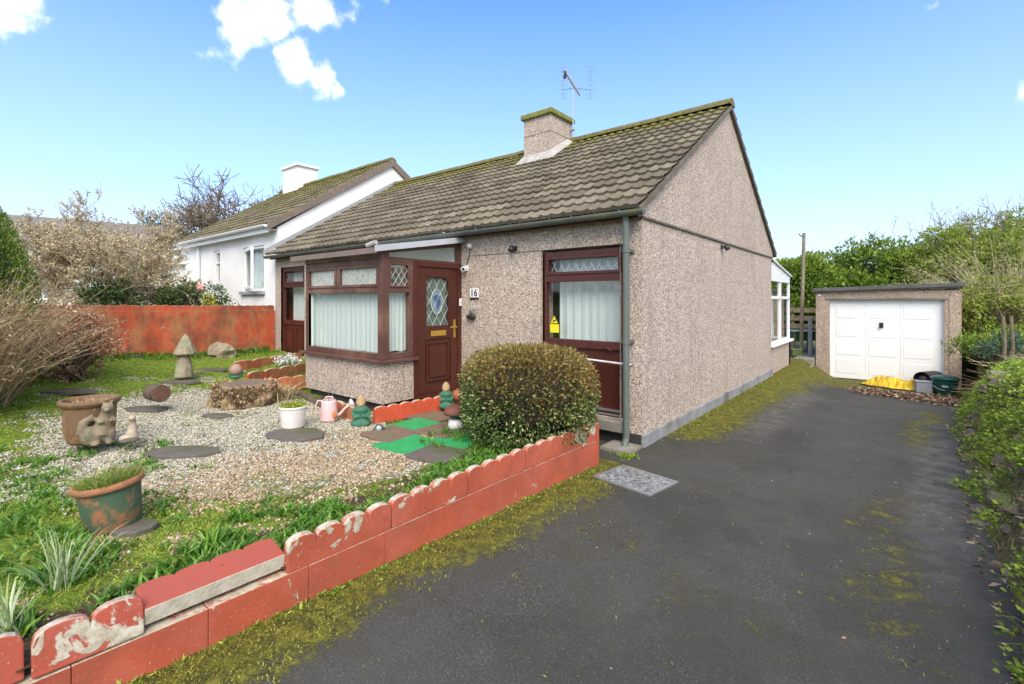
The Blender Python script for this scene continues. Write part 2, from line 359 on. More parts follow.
def m_pot(name, a, b, d):
    t = NT(name); n = t.noise(7, 6, .7, dist=.5); c = t.mix(t.ramp(n, [(.50, 0.), (.60, .85)]), a, b)
    z = t.sep(t.co.outputs['Object'])[2]
    c = t.mix(t.ramp(t.noise(16, 6, .7), [(.56, 0.), (.66, .8)]), c, d); t.col(c).rough(.75); t.bump(t.noise(50, 4), .25, .006); return t.m
POTG = m_pot('terracotta_flaking_green', (.055, .10, .055), (.33, .13, .055), (.14, .11, .055))
POTB = m_pot('glazed_bronze_pot', (.15, .085, .04), (.26, .13, .05), (.10, .10, .065))
GREENP = m_pot('weathered_green_paint', (.03, .13, .075), (.055, .17, .10), (.12, .13, .075))
SANDY = simple('sandy_weathered_paint', (.45, .30, .16), (.33, .22, .12), 12, .85, .3, 60)
BARK = m_bark('bark_brown', (.05, .035, .024), (.19, .145, .10)); BARKG = m_bark('bark_grey', (.12, .10, .08), (.30, .26, .21))
CUT = simple('cut_log_face', (.11, .05, .035), (.16, .08, .05), 14, .9, .3)
BLACK = simple('black_plastic', (.02, .02, .02), (.03, .03, .03), 5, .4)
METAL = simple('galvanised_metal', (.45, .46, .47), (.36, .37, .38), 9, .45, metal=.7)
PINK = simple('faded_pink_enamel', (.68, .50, .50), (.62, .42, .42), 7, .6, dirt=(.60, .40, .34))
ORANGE = simple('orange_paint', (.60, .20, .07), (.5, .16, .05), 9, .6)
POTW = simple('white_ceramic', (.72, .68, .64), (.64, .58, .54), 6, .5)
TARP = simple('yellow_tarpaulin', (.72, .50, .02), (.66, .40, .015), 5, .45, dirt=(.4, .25, .03))
DKGREEN = simple('dark_green_plastic', (.012, .065, .055), (.016, .085, .07), 4, .4)
GREYP = simple('grey_plastic', (.30, .31, .35), (.26, .27, .30), 4, .6)
WOODF = m_bark('weathered_wood', (.10, .085, .055), (.24, .20, .13))
CONC = simple('old_concrete', (.26, .24, .20), (.19, .17, .14), 7, .9, .3, 40, dirt=(.12, .13, .04))
def m_curtain():
    t = NT('net_curtain'); t.col((.74, .85, .79)).rough(.9).spec(.1)
    tr = t.N('ShaderNodeBsdfTranslucent'); tr.inputs[0].default_value = (.74, .85, .79, 1); mx = t.N('ShaderNodeMixShader'); mx.inputs[0].default_value = .3
    t.L(t.b.outputs[0], mx.inputs[1]); t.L(tr.outputs[0], mx.inputs[2]); t.L(mx.outputs[0], t.n['Material Output'].inputs[0]); return t.m
def m_transl(name, c, k=.5):
    t = NT(name); t.col(c).rough(.5); tr = t.N('ShaderNodeBsdfTranslucent'); tr.inputs[0].default_value = (*c, 1); mx = t.N('ShaderNodeMixShader'); mx.inputs[0].default_value = k
    t.L(t.b.outputs[0], mx.inputs[1]); t.L(tr.outputs[0], mx.inputs[2]); t.L(mx.outputs[0], t.n['Material Output'].inputs[0]); return t.m
CURT = m_curtain()
t = NT('obscured_glass'); c = t.ramp(t.noise(30, 5, .7), [(.3, (.26, .27, .23)), (.5, (.44, .46, .40)), (.7, (.60, .62, .56))]); t.col(c).rough(.12).spec(.6); t.bump(t.noise(60, 3), .4, .004); FROST = t.m

# ------------------------------------------------------------------ terrain
def xw(y): return -.085 + .055*(y + .8) if y < -.8 else -.085        # outer face line of the low front wall
def gardH(x, y): return .20 + .27*ss(4, 8, -x) + .20*ss(1, 4.5, -y)*ss(4, 8, -x)
def driveH(x, y): return -.45*ss(1.5, 9.3, y)*ss(-.05, .8, x)
def grid(name, x0, x1, y0, y1, st, hf, mat, attrs, keep=None, **k):
    xs = np.arange(x0, x1 + st/2, st); ys = np.arange(y0, y1 + st/2, st); nx, ny = len(xs), len(ys)
    V = []; A = {a: [] for a in attrs}
    for y in ys:
        for x in xs:
            X = float(x); Y = float(y); V.append((X, Y, hf(X, Y)))
            for a, fn in attrs.items(): A[a].append(fn(X, Y))
    Fs = []
    for j in range(ny-1):
        for i in range(nx-1):
            if keep and not keep(xs[i] + st/2, ys[j] + st/2): continue
            b = j*nx + i; Fs.append((b, b+1, b+nx+1, b+nx))
    me = bpy.data.meshes.new(name); me.from_pydata(V, [], Fs); me.materials.append(mat)
    for a in attrs:
        at = me.attributes.new(a, 'FLOAT', 'POINT'); at.data.foreach_set('value', A[a])
    bm = bmesh.new(); bm.from_mesh(me); bmesh.ops.delete(bm, geom=[v for v in bm.verts if not v.link_faces], context='VERTS'); bm.to_mesh(me); bm.free()
    me.polygons.foreach_set('use_smooth', [True]*len(me.polygons))
    return link(name, me, None, kind='structure', **k)
def nz(x, y, f, s=0): return mnoise.noise(Vector((x*f, y*f, s)))
def edgeX(y): return 2.46 + .03*max(0, y) + .075*max(0, y-3) + .07*nz(0, y, 1.3, 5)      # where the drive meets the right bank
def mossD(x, y):
    d = x - xw(y); m = .16 + .22*nz(x, y, .7, 3)
    if y < -.6: m = max(m, 1.0*(1 - ss(.08, .62, d + .12*nz(x, y, 1.5))))
    if y < -.6 : m = max(m, .75*(1 - ss(.15, .75, d))*ss(-3.2, -2.2, y)*(1-ss(-1.4, -.7, y)))
    if y > .25: m = max(m, 1.05*(1 - ss(.25, .95, x + .15*nz(x, y, 1.1)))*ss(.2, .9, y))
    if y > 7.4: m = max(m, .8*ss(7.2, 8.8, y + .3*nz(x, y, .9)))
    e = edgeX(y) - x
    m = max(m, .66*(1 - ss(.02, .36, abs(e - .34 - .15*nz(x, y, 1.2))))*ss(.6, 2.4, y)*(1 - ss(4.4, 6.4, y)))
    m = max(m, .52*(1 - ss(.0, .42, abs(e - .45 - .25*nz(x, y, 1.3))))*ss(-3.4, -1.4, y)*(1 - ss(-.6, 1.2, y)))
    m = max(m, .3*(1 - ss(.0, .15, e)))
    return m
def paleD(x, y):
    e = edgeX(y) - x
    return max(.7*(1 - ss(.1, .3, abs(e - .15)))*ss(-2, 0, y)*(1-ss(3, 4, y)), .6*(1-ss(.05, .3, abs(x-.75)))*ss(.5, 1.5, y)*(1-ss(5, 7, y)))
grid('driveway', -1.5, 3.4, -7.5, 9.8, .05, driveH, ASPH, {'moss': mossD, 'pale': paleD},
     keep=lambda x, y: x > xw(y) - .1 or y > -.72)
GX0 = -8.2
def gravG(x, y):
    g = 1 - ss(.75, 1.2, math.hypot((x + 3.15)/2.2, (y + 2.75)/1.3))
    g = max(g, 1 - ss(.8, 1.1, math.hypot((x + 1.75)/1.0, (y + 2.35)/.85)))
    g *= ss(.42, .62, xw(y) - x)
    return g
def mossG(x, y):
    m = .35 + .55*ss(3.6, 5.2, -x) + .35*(1 - ss(-3.6, -2.9, y))
    m = max(m, .5*(1 - ss(.2, .5, abs(xw(y) - x - .75)))); return m*ss(.2, .6, xw(y)-x) + .1
def gh(x, y): return gardH(x, y) + .018*nz(x, y, 3.) + .012*nz(x, y, 9.)
grid('garden_ground', GX0, -.05, -7.5, 0, .05, gh, GARD, {'moss': mossG, 'gravel': gravG}, keep=lambda x, y: x < xw(y) - .04 and not (y > -.72 and x > -1.5))
# wide ground
def wideH(x, y):
    if x < -8.2: return .62 + .05*nz(x, y, .2)
    if x > 3.3: return .55
    if y > 9.7 and x < 0: return -.12
    return -.6
GRASSM = simple('rough_grass', (.07, .10, .02), (.12, .14, .04), 3, .95, .5, 30, dirt=(.10, .08, .04))
def wide():
    xs = [-400, -150, -80, -50, -40, -30, -22, -16, -12, -9, -8.21, -8.19, -4, 0, 3.28, 3.32, 5, 8, 14, 22, 40, 80, 150, 400]
    ys = [-400, -150, -60, -25, -12, -8, -5, -2, 0, 3, 6, 9.68, 9.72, 12, 16, 22, 30, 45, 80, 150, 400]
    V = [(x, y, wideH(x, y)) for y in ys for x in xs]; n = len(xs)
    Fs = [(j*n+i, j*n+i+1, (j+1)*n+i+1, (j+1)*n+i) for j in range(len(ys)-1) for i in range(n-1)]
    me = bpy.data.meshes.new('ground'); me.from_pydata(V, [], Fs); link('ground', me, GRASSM, kind='structure')
wide()
# ------------------------------------------------------------------ building pieces
def wallface(mb, fr, W, z0, z1, holes, th=.25, back=True, mi=0):
    us = sorted({0, W} | {h[0] for h in holes} | {h[1] for h in holes}); zs = sorted({z0, z1} | {h[2] for h in holes} | {h[3] for h in holes})
    for i in range(len(us)-1):
        for j in range(len(zs)-1):
            a, b, c, d = us[i], us[i+1], zs[j], zs[j+1]; cu, cz = (a+b)/2, (c+d)/2
            if any(h[0] < cu < h[1] and h[2] < cz < h[3] for h in holes): continue
            mb.add([fr.p(a,0,c), fr.p(b,0,c), fr.p(b,0,d), fr.p(a,0,d)], [(0,1,2,3)], mi)
            if back: mb.add([fr.p(a,-th,c), fr.p(b,-th,c), fr.p(b,-th,d), fr.p(a,-th,d)], [(3,2,1,0)], mi)
    for (a, b, c, d) in holes:
        mb.add([fr.p(a,0,c), fr.p(b,0,c), fr.p(b,-th,c), fr.p(a,-th,c)], [(0,1,2,3)], mi)
        mb.add([fr.p(a,0,d), fr.p(b,0,d), fr.p(b,-th,d), fr.p(a,-th,d)], [(0,1,2,3)], mi)
        mb.add([fr.p(a,0,c), fr.p(a,0,d), fr.p(a,-th,d), fr.p(a,-th,c)], [(0,1,2,3)], mi)
        mb.add([fr.p(b,0,c), fr.p(b,0,d), fr.p(b,-th,d), fr.p(b,-th,c)], [(0,1,2,3)], mi)
def framerect(mb, fr, u0, u1, z0, z1, w, n0, n1):
    fr.box(mb, u0, u0+w, n0, n1, z0, z1); fr.box(mb, u1-w, u1, n0, n1, z0, z1)
    fr.box(mb, u0+w, u1-w, n0, n1, z0, z0+w); fr.box(mb, u0+w, u1-w, n0, n1, z1-w, z1)
def curtain(parent, fr, u0, u1, z0, z1, n, amp=.009, wave=.11, name='curtain', hem=.0):
    V = []; Fs = []; k = int((u1-u0)/.012)+1; zz = 4; ph = random.random()*6
    for j in range(zz+1):
        for i in range(k+1):
            u = u0 + (u1-u0)*i/k; q = u/wave*2*PI + 2.2*nz(u, 1, 2.3, ph) + 1.0*nz(u, j*.4, 6, ph)
            a = amp*(math.sin(q+ph) + .5*math.sin(q*2.3+1) + .3*math.sin(q*.37+ph))*(.5+.5*(1-j/zz)) 
            z = z0 + (z1-z0)*j/zz + (hem*nz(u, 0, 7, 2) if j == 0 else 0)
            V.append(fr.p(u, n + a, z))
    for j in range(zz):
        for i in range(k): b = j*(k+1)+i; Fs.append((b, b+1, b+k+2, b+k+1))
    me = bpy.data.meshes.new(name); me.from_pydata(V, [], Fs); return link(name, me, CURT, parent, smooth=True)
def pane(parent, fr, u0, u1, z0, z1, n, name='pane', m=None):
    mb = MB(); fr.box(mb, u0, u1, n-.003, n+.003, z0, z1); return mb.build(name, m or GLASS, parent)
def lattice(parent, fr, u0, u1, z0, z1, n, du, dz, m, name='lead_lattice'):
    mb = MB(); W = u1-u0; H = z1-z0; t = .004
    def clip(a, b, c, d):   # Liang-Barsky in 0..W,0..H
        t0, t1 = 0, 1; dx, dy = c-a, d-b
        for p, q in ((-dx, a), (dx, W-a), (-dy, b), (dy, H-b)):
            if abs(p) < 1e-9:
                if q < 0: return None
                continue
            r = q/p
            if p < 0: t0 = max(t0, r)
            else: t1 = min(t1, r)
        return None if t0 >= t1 else (a+dx*t0, b+dy*t0, a+dx*t1, b+dy*t1)
    sl = dz/du; L = 10
    for s in (1, -1):
        for k in range(-30, 31):
            c = clip(-L, H/2 + s*sl*(-L - W/2 - k*du), L, H/2 + s*sl*(L - W/2 - k*du))
            if c: mb.bar(fr.p(u0+c[0], n+s*.0012, z0+c[1]), fr.p(u0+c[2], n+s*.0012, z0+c[3]), t, t)
    return mb.build(name, m, parent)
WLEAD = simple('pale_lead', (.62, .63, .60), (.5, .51, .49), 8, .5)

def tile_roof(x0, x1, ey, ez, ry, rz, n, tw=.30, mossf=None, seed=1):
    """courses of interlocking concrete tiles running from the eave (ey, ez) up to the ridge (ry, rz)"""
    rnd = random.Random(seed); V = []; Fs = []; C = []; Mo = []
    dy, dz = (ry-ey), (rz-ez); Ln = math.hypot(dy, dz); uy, uz = dy/Ln, dz/Ln; ny, nzv = -uz*(1 if dy > 0 else -1), abs(uy)
    if dy < 0: ny = uz
    cols = int(round((x1-x0)/tw)); tw = (x1-x0)/cols; pr = [0, .06, .12, .22, .44, .50, .56, .62, .72, .94, .99]
    ph = [.005, .017, .017, .0, .0, .013, .017, .013, 0, 0, .005]
    for r in range(n):
        s0 = Ln*r/n - .012; s1 = Ln*(r+1)/n + .02
        for c in range(cols):
            xa = x0 + c*tw; sh = rnd.uniform(-.004, .004); tl = rnd.uniform(-.003, .003); q = rnd.random(); b = len(V); k = len(pr)
            slide = rnd.uniform(-.004, .002)
            for row, (s, h0) in enumerate(((s0+slide, .0), (s0+slide, .039), (s1, .006))):
                for a, hh in zip(pr, ph):
                    h = h0 + (hh if row else 0) + (sh if row else 0) + tl*a*(row == 1)
                    y = ey + uy*s + ny*h; z = ez + uz*s + nzv*h
                    V.append((xa + a*tw, y, z)); C.append(q); Mo.append(mossf(xa + a*tw, max(0, min(1, s/Ln))) if mossf else 0)
            for row in range(2):
                for i in range(k-1): Fs.append((b+row*k+i, b+row*k+i+1, b+(row+1)*k+i+1, b+(row+1)*k+i))
    return V, Fs, C, Mo
def roofobj(name, parent, sheets, m):
    V = []; Fs = []; C = []; Mo = []
    for (v, f, c, mo) in sheets:
        b = len(V); V += v; Fs += [tuple(i+b for i in q) for q in f]; C += c; Mo += mo
    me = bpy.data.meshes.new(name); me.from_pydata(V, [], Fs)
    for nm, dt in (('rnd', C), ('moss', Mo)):
        a = me.attributes.new(nm, 'FLOAT', 'POINT'); a.data.foreach_set('value', dt)
    return link(name, me, m, parent)
def ridge(parent, x0, x1, y, z, m, L=.45, moss=.74, seed=3, name='ridge_tiles'):
    mb = MB(); n = max(1, int(round((x1-x0)/L))); L = (x1-x0)/n; rnd = random.Random(seed)
    for i in range(n):
        a = x0+i*L; b = a+L-.006; r = .105+rnd.uniform(-.004, .006); ring = []
        dz = rnd.uniform(-.004, .006)
        for x in (a, b):
            for k in range(9):
                w = PI*k/8; ring.append((x, y - math.cos(w)*r*1.2, z - .045 + dz + math.sin(w)*r))
        fs = [(k, k+1, 9+k+1, 9+k) for k in range(8)] + [tuple(range(8, -1, -1)), tuple(range(9, 18))]
        mb.add(ring, fs, 0, rnd.random())
    o = mb.build(name, m, parent); a = o.data.attributes.new('moss', 'FLOAT', 'POINT'); a.data.foreach_set('value', [moss]*len(mb.v)); return o
def gutter(parent, x0, x1, y, z, m, r=.055, name='gutter'):
    mb = MB(); n = 8; V = []
    prof = [(math.cos(PI + PI*k/n)*r, math.sin(PI + PI*k/n)*r) for k in range(n+1)] + [(math.cos(-PI*k/n)*(r-.004), math.sin(-PI*k/n)*(r-.004)) for k in range(n+1)]
    k = len(prof)
    for x in (x0, x1): V += [(x, y+a, z+b) for a, b in prof]
    mb.add(V, [(i, (i+1) % k, k+(i+1) % k, k+i) for i in range(k)])
    for x in (x0, x1-.004): mb.add([(x+q, y+math.cos(PI+PI*j/n)*r, z+math.sin(PI+PI*j/n)*r) for q in (0, .004) for j in range(n+1)], [tuple(range(n, -1, -1)), tuple(range(n+1, 2*n+2))])
    x = x0 + .4
    while x < x1: # joint brackets
        mb.add([(x+q, y+math.cos(PI+PI*j/n)*(r+.006), z+math.sin(PI+PI*j/n)*(r+.006)) for q in (0, .035) for j in range(n+1)], [(j, j+1, n+2+j, n+1+j) for j in range(n)]); x += .9
    return mb.build(name, m, parent)
def text_mesh(s, size, parent, m, M, depth=.003, name='lettering', bold=.0):
    cu = bpy.data.curves.new('txt', 'FONT'); cu.body = s; cu.size = size; cu.extrude = depth; cu.align_x = 'CENTER'; cu.align_y = 'CENTER'; cu.offset = bold
    o = bpy.data.objects.new('txt', cu); COL.objects.link(o); bpy.context.view_layer.update()
    me = bpy.data.meshes.new_from_object(o.evaluated_get(bpy.context.evaluated_depsgraph_get())); bpy.data.objects.remove(o)
    me.name = name; me.transform(M); me.materials.clear(); return link(name, me, m, parent)

# ------------------------------------------------------------------ the bungalow
H = empty('bungalow', label='bungalow with pebbledash walls, brown tiled roof and maroon doors beside the driveway', cat='bungalow')
LX, HD, EZ, RY, RZ = -8.05, 6.10, 2.42, 3.05, 4.43
FF = Fr((LX, 0, 0), (1, 0, 0), (0, -1, 0)); U = lambda x: x - LX
GF = Fr((0, 0, 0), (0, 1, 0), (1, 0, 0))
mb = MB()
RU = (U(-1.27), U(-.19), .25, 2.09); LU = (U(-7.80), U(-6.85), .36, 2.16); DO = (U(-2.45), U(-1.9), .3, .31)
wallface(mb, FF, 8.05, .12, 2.40, [RU, LU])
wallface(mb, GF, HD, .12, 2.36, [])
BF = Fr((0, HD, 0), (-1, 0, 0), (0, 1, 0)); wallface(mb, BF, 8.05, .12, 2.4, [])
LF = Fr((LX, HD, 0), (0, -1, 0), (-1, 0, 0)); wallface(mb, LF, HD, .12, 2.4, [])
mb.build('wall', PEB, H)
mb = MB()   # gable panel standing slightly proud of the wall below
p = .014; g = [(0 - p, 2.36), (HD + .05, 2.36), (HD + .05, 2.44), (RY, RZ - .06), (-p, EZ + .03)]
mb.prism([(a, b) for a, b in g], (-.2, 0, 0), (0, 1, 0), (0, 0, 1), (1, 0, 0), .2 + p)
mb.build('gable', PEB, H)
mb = MB(); GF.box(mb, -.004, HD, .001, .022, 2.335, 2.358); mb.build('drip_bead', VERGE, H)
mb = MB(); FF.box(mb, U(-2.42), U(-1.30), .0005, .006, 2.085, 2.093); mb.build('render_joint', VERGE, H)
mb = MB(); GF.box(mb, -.03, HD, .0, .03, -.5, .125); mb.build('plinth', PLINTH, H, bevel=.006)
mb = MB(); FF.box(mb, U(-1.9), U(-.001), .0, .025, -.2, .121); FF.box(mb, 0, U(-2.61), 0, .03, -.2, .30); mb.build('plinth', BLACKP, H)
def mossH(x, s): return .12 + .38*ss(.35, 1.0, s) + .22*(1-ss(.0, .12, abs(x+2.9)))*ss(.5, .9, s) + .45*ss(.80, 1, s)
roofobj('roof', H, [tile_roof(LX+.02, .06, -.19, EZ-.0, RY, RZ, 15, mossf=mossH), tile_roof(LX+.02, .06, HD+.2, EZ-.0, RY, RZ, 12, seed=2, mossf=mossH)], TILE)
ridge(H, LX+.05, .075, RY, RZ+.03, TILE)
mb = MB()       # verge undercloak, thin edge under the tile ends
for (ya, za, yb, zb) in ((-.17, EZ-.012, RY, RZ-.01), (HD+.18, EZ-.012, RY, RZ-.01)):
    mb.prism([(ya, za-.045), (yb, zb-.05), (yb, zb+.012), (ya, za+.012)], (.0, 0, 0), (0, 1, 0), (0, 0, 1), (1, 0, 0), .062)
mb.build('verge', VERGE, H)
mb = MB(); mb.box(LX, .01, -.115, -.098, 2.325, 2.41); mb.box(LX, .01, -.098, 0, 2.345, 2.36); mb.build('fascia', MAHOG, H)
mb = MB(); mb.box(LX, .01, HD+.1, HD+.12, 2.26, 2.40); mb.build('fascia', MAHOG, H)
gutter(H, LX-.05, .10, -.175, 2.395, GUTTER)
# downpipe
mb = MB(); X = -.115
mb.tube([(X, -.15, 2.36), (X, -.13, 2.30), (X, -.13, .10), (X, -.17, .02)], .034, 14)
for z in (1.98, 1.05): mb.tube([(X, -.13, z), (X, -.13, z+.05)], .040, 14); mb.box(X-.03, X+.03, -.095, -.0, z+.008, z+.042)
mb.build('downpipe', PIPE, H, smooth=False, bevel=.001)
mb = MB(); mb.box(-.30, .02, -.34, -.04, .0, .03); mb.box(-.27, -.01, -.31, -.07, .03, .032, 0); mb.build('drain_surround', CONC, H, bevel=.01)
# right-hand half-glazed unit
def half_unit(u0, u1, z0, z1, zr, zt, sticker=False, panels=False):
    w = .055; mb = MB(); n0, n1 = -.09, -.03
    framerect(mb, FF, u0, u1, z0, z1, w, n0, n1)
    FF.box(mb, u0+w, u1-w, n0, n1+.004, zr-.09, zr); FF.box(mb, u0+w, u1-w, n0, n1+.002, zt-.05, zt+.03)
    framerect(mb, FF, u0+w, u1-w, zt+.03, z1-w, .035, n0+.01, n1+.012)
    f = mb.build('window_frame', MAHOG, H, bevel=.004)
    p = pane(f, FF, u0+w, u1-w, zr, zt-.05, -.085); pane(f, FF, u0+w+.035, u1-w-.035, zt+.065, z1-w-.035, -.082)
    lattice(f, FF, u0+w+.035, u1-w-.035, zt+.065, z1-w-.035, -.076, .10, .17, WLEAD)
    curtain(f, FF, u0+w+.09, u1-w+.02, zr-.05, z1-w, -.19, hem=.02)
    mb = MB(); FF.box(mb, u0+w, u1-w, n0+.01, n1-.022, z0+w, zr-.09)
    if panels:
        for a in (0, 1):
            ua = u0+w+.06+a*((u1-u0-2*w)/2-.01); ub = ua+(u1-u0-2*w)/2-.11
            framerect(mb, FF, ua, ub, z0+w+.06, zr-.15, .012, n1-.022, n1-.008); FF.box(mb, ua+.04, ub-.04, n1-.022, n1-.012, z0+w+.1, zr-.19)
    mb.build('lower_panel', MAROON, H, bevel=.002)
    return f
fr_ = half_unit(RU[0], RU[1], .25, 2.06, 1.05, 1.76)
half_unit(LU[0], LU[1], .36, 2.16, 1.10, 1.80, panels=True)
mb = MB(); FF.box(mb, RU[0]-.03, RU[0]+.03, -.12, -.03, .25, 2.06); mb.build('frame_trim', simple('bare_timber_trim', (.30, .14, .08), (.2, .09, .05), 20, .7), H)
mb = MB(); FF.box(mb, RU[0]-.04, RU[1]+.05, -.05, .12, .13, .245); mb.build('door_step', CONC, H, bevel=.012)
mb = MB(); FF.box(mb, RU[0]+.06, RU[1]-.05, -.05, -.02, .305, .325); FF.box(mb, RU[0]+.05, RU[1]-.05, -.05, -.012, .265, .28); mb.build('weather_bar', METAL, H)
# sticker on the inside of the glass: yellow warning sign with black triangle and hand
SU = RU[0]+.075
YEL = simple('yellow_sticker', (.80, .68, .02), (.76, .62, .02), 5, .4); BLK = simple('black_ink', (.012, .012, .012), rough=.5)
mb = MB(); FF.box(mb, SU, SU+.125, -.081, -.078, 1.115, 1.215); tri = [(SU+.005, 1.225), (SU+.12, 1.225), (SU+.0625, 1.325)]
mb.prism(tri, FF.p(0, -.081, 0), FF.u, (0, 0, 1), FF.n, .003); mb.build('warning_sticker', YEL, H)
mb = MB()
for (a, b) in ((0, 1), (1, 2), (2, 0)): mb.bar(FF.p(tri[a][0], -.0765, tri[a][1]), FF.p(tri[b][0], -.0765, tri[b][1]), .008, .003)
mb.prism([(SU+.035, 1.245), (SU+.055, 1.24), (SU+.088, 1.262), (SU+.085, 1.275), (SU+.062, 1.262), (SU+.048, 1.265)], FF.p(0, -.0775, 0), FF.u, (0, 0, 1), FF.n, .002)
mb.build('warning_mark', BLK, H)
# grab rail
mb = MB(); mb.tube([FF.p(RU[1]-.62, -.03, .86), FF.p(RU[1]-.62, .06, .86), FF.p(RU[1]+.08, .06, .835), FF.p(RU[1]+.08, 0, .835)], .012, 8)
mb.build('grab_rail', simple('white_rail', (.6, .58, .56), rough=.4), H, smooth=True)
mb = MB(); mb.tube([FF.p(RU[1]-.30, -.05, .985), FF.p(RU[1]-.26, -.005, .99), FF.p(RU[1]-.19, -.005, .975), FF.p(RU[1]-.16, -.02, .93)], .008, 8)
mb.build('door_handle', MAHOG, H, smooth=True)

# ---- porch (bay): X -4.36..-2.61, Y -1.28..0
PX0, PX1, PY = -4.36, -2.61, -1.28
P = H
PF = Fr((PX0, PY, 0), (1, 0, 0), (0, -1, 0)); PR = Fr((PX1, PY, 0), (0, 1, 0), (1, 0, 0)); W = PX1-PX0
mb = MB(); PF.box(mb, 0, W, -.15, 0, .29, .777); PR.box(mb, .15, .46, -.15, 0, .29, .777); mb.box(PX0, PX0+.15, PY+.15, 0, .29, .777)
mb.build('dwarf_wall', PEB, P)
mb = MB(); mb.box(PX0+.05, PX1-.05, PY+.05, 0, .1, .289); mb.build('porch_base', BLACKP, P)
mb = MB()
sp = [(-.07, .07), (W+.07, .07), (W+.07, -.1), (-.07, -.1)]
PF.box(mb, -.07, W+.055, -.1, .05, .778, .80); PR.box(mb, .101, .50, -.1, .045, .778, .80); PF.box(mb, -.075, W+.05, .05, .062, .765, .80)
PR.box(mb, -.05, .50, .045, .057, .765, .7985); mb.build('window_sill', BROWNF, P, bevel=.004)
mb = MB(); z0, z1, zt = .80, 1.99, 1.62; w = .07
framerect(mb, PF, 0, W-.001, z0, z1, w, -.08, 0); PF.box(mb, w, W-w, -.08, .0, zt-.035, zt+.035); PF.box(mb, W*.46-.03, W*.46+.03, -.08, -.001, zt+.035, z1-w)
PF.box(mb, -.0, W+.002, -.06, .012, z1, z1+.075)
for a, b in ((w, W*.46-.03), (W*.46+.03, W-w)): framerect(mb, PF, a, b, zt+.035, z1-w, .035, -.06, .012)
f = mb.build('window_frame', BROWNF, P, bevel=.005)
pane(f, PF, w, W-w, z0+w, zt-.035, -.05)
for a, b in ((w, W*.46-.03), (W*.46+.03, W-w)): pane(f, PF, a+.035, b-.035, zt+.07, z1-w-.035, -.03, m=FROST)
curtain(f, PF, .01, W-.02, z0+.055, zt-.03, -.115, hem=.03)
mb = MB()   # side light facing the drive
PR.box(mb, -.004, .10, -.085, .004, z0, z1+.085); PR.box(mb, .40, .46, -.08, .0, z0, z1); PR.box(mb, .10, .40, -.08, 0, z0, z0+w); PR.box(mb, .10, .40, -.08, 0, z1-.05, z1); PR.box(mb, .10, .40, -.08, 0, zt-.03, zt+.03)
framerect(mb, PR, .10, .40, zt+.03, z1-.05, .022, -.06, .01)
f = mb.build('window_frame', BROWNF, P, bevel=.005)
pane(f, PR, .10, .40, z0+w, zt-.03, -.04); pane(f, PR, .12, .38, zt+.05, z1-.07, -.03)
lattice(f, PR, .12, .38, zt+.05, z1-.07, -.022, .085, .125, WLEAD); curtain(f, PR, .06, .44, z0+.085, zt-.02, -.11, hem=.035, wave=.06)
mb = MB(); framerect(mb, PR, .46, 1.28, .24, 1.985, .065, -.08, .012); df = mb.build('door_frame', MAROON, P, bevel=.005)
D = (.528, 1.212, .31, 1.915)
mb = MB(); gz0, gz1 = 1.17, 1.80; gu0, gu1 = D[0]+.15, D[1]-.15
framerect(mb, PR, D[0], D[1], D[2], D[3], .115, -.07, -.005)
PR.box(mb, D[0]+.115, D[1]-.115, -.07, -.005, gz0-.17, gz0-.02)
PR.box(mb, D[0]+.115, D[1]-.115, -.06, -.025, D[2]+.115, gz0-.17)
framerect(mb, PR, D[0]+.15, D[1]-.15, D[2]+.15, gz0-.21, .02, -.03, -.006); PR.box(mb, D[0]+.2, D[1]-.2, -.03, -.01, D[2]+.2, gz0-.26)
# arched surround of the glass
pts_o = [(D[0]+.115, gz0-.02), (D[1]-.115, gz0-.02), (D[1]-.115, D[3]-.115), (D[0]+.115, D[3]-.115)]
arc = []; cu_ = (gu0+gu1)/2; hw = (gu1-gu0)/2
for k in range(13): a = PI*k/12; arc.append((cu_ + hw*math.cos(a), gz1-.06 + .055*math.sin(a)))
ring = [(gu1, gz0)] + arc + [(gu0, gz0)]
outer = [(D[1]-.115, gz0-.02)] + [(cu_ + (D[1]-D[0]-.23)/2*(1 - 2*k/12), D[3]-.115) for k in range(13)] + [(D[0]+.115, gz0-.02)]
for i in range(len(ring)-1):
    q = [PR.p(*[ring[i][0], n, ring[i][1]]) for n in (-.06, -.012)] + [PR.p(ring[i+1][0], n, ring[i+1][1]) for n in (-.06, -.012)]
    o2 = [PR.p(outer[i][0], -.012, outer[i][1]), PR.p(outer[i+1][0], -.012, outer[i+1][1])]
    mb.add([q[1], q[3], o2[1], o2[0]], [(0,1,2,3)]); mb.add([q[0], q[2], q[3], q[1]], [(0,1,2,3)])
mb.add([PR.p(gu0, -.012, gz0), PR.p(gu1, -.012, gz0), PR.p(D[1]-.115, -.012, gz0-.02), PR.p(D[0]+.115, -.012, gz0-.02)], [(0,1,2,3)])
door = mb.build('door', MAROON, P, bevel=.0025)
pg = pane(door, PR, gu0, gu1, gz0, gz1, -.045, m=m_glass('door_glass', (.75, .8, .78)))
mb = MB(); PR.box(mb, gu0-.02, gu1+.02, -.062, -.058, gz0-.02, gz1+.02); mb.build('pale_backing', simple('frosted_backing', (.46, .51, .46), (.34, .38, .35), 14, .5), door)
lattice(door, PR, gu0, gu1, gz0, gz1, -.036, .13, .20, WLEAD)
BLUE = simple('stained_blue_glass', (.03, .07, .18), (.09, .15, .26), 22, .3)
mb = MB(); cz_ = (gz0+gz1)/2-.01; pl = [(cu_ + .095*math.cos(2*PI*k/24), cz_ + .155*math.sin(2*PI*k/24)) for k in range(24)]
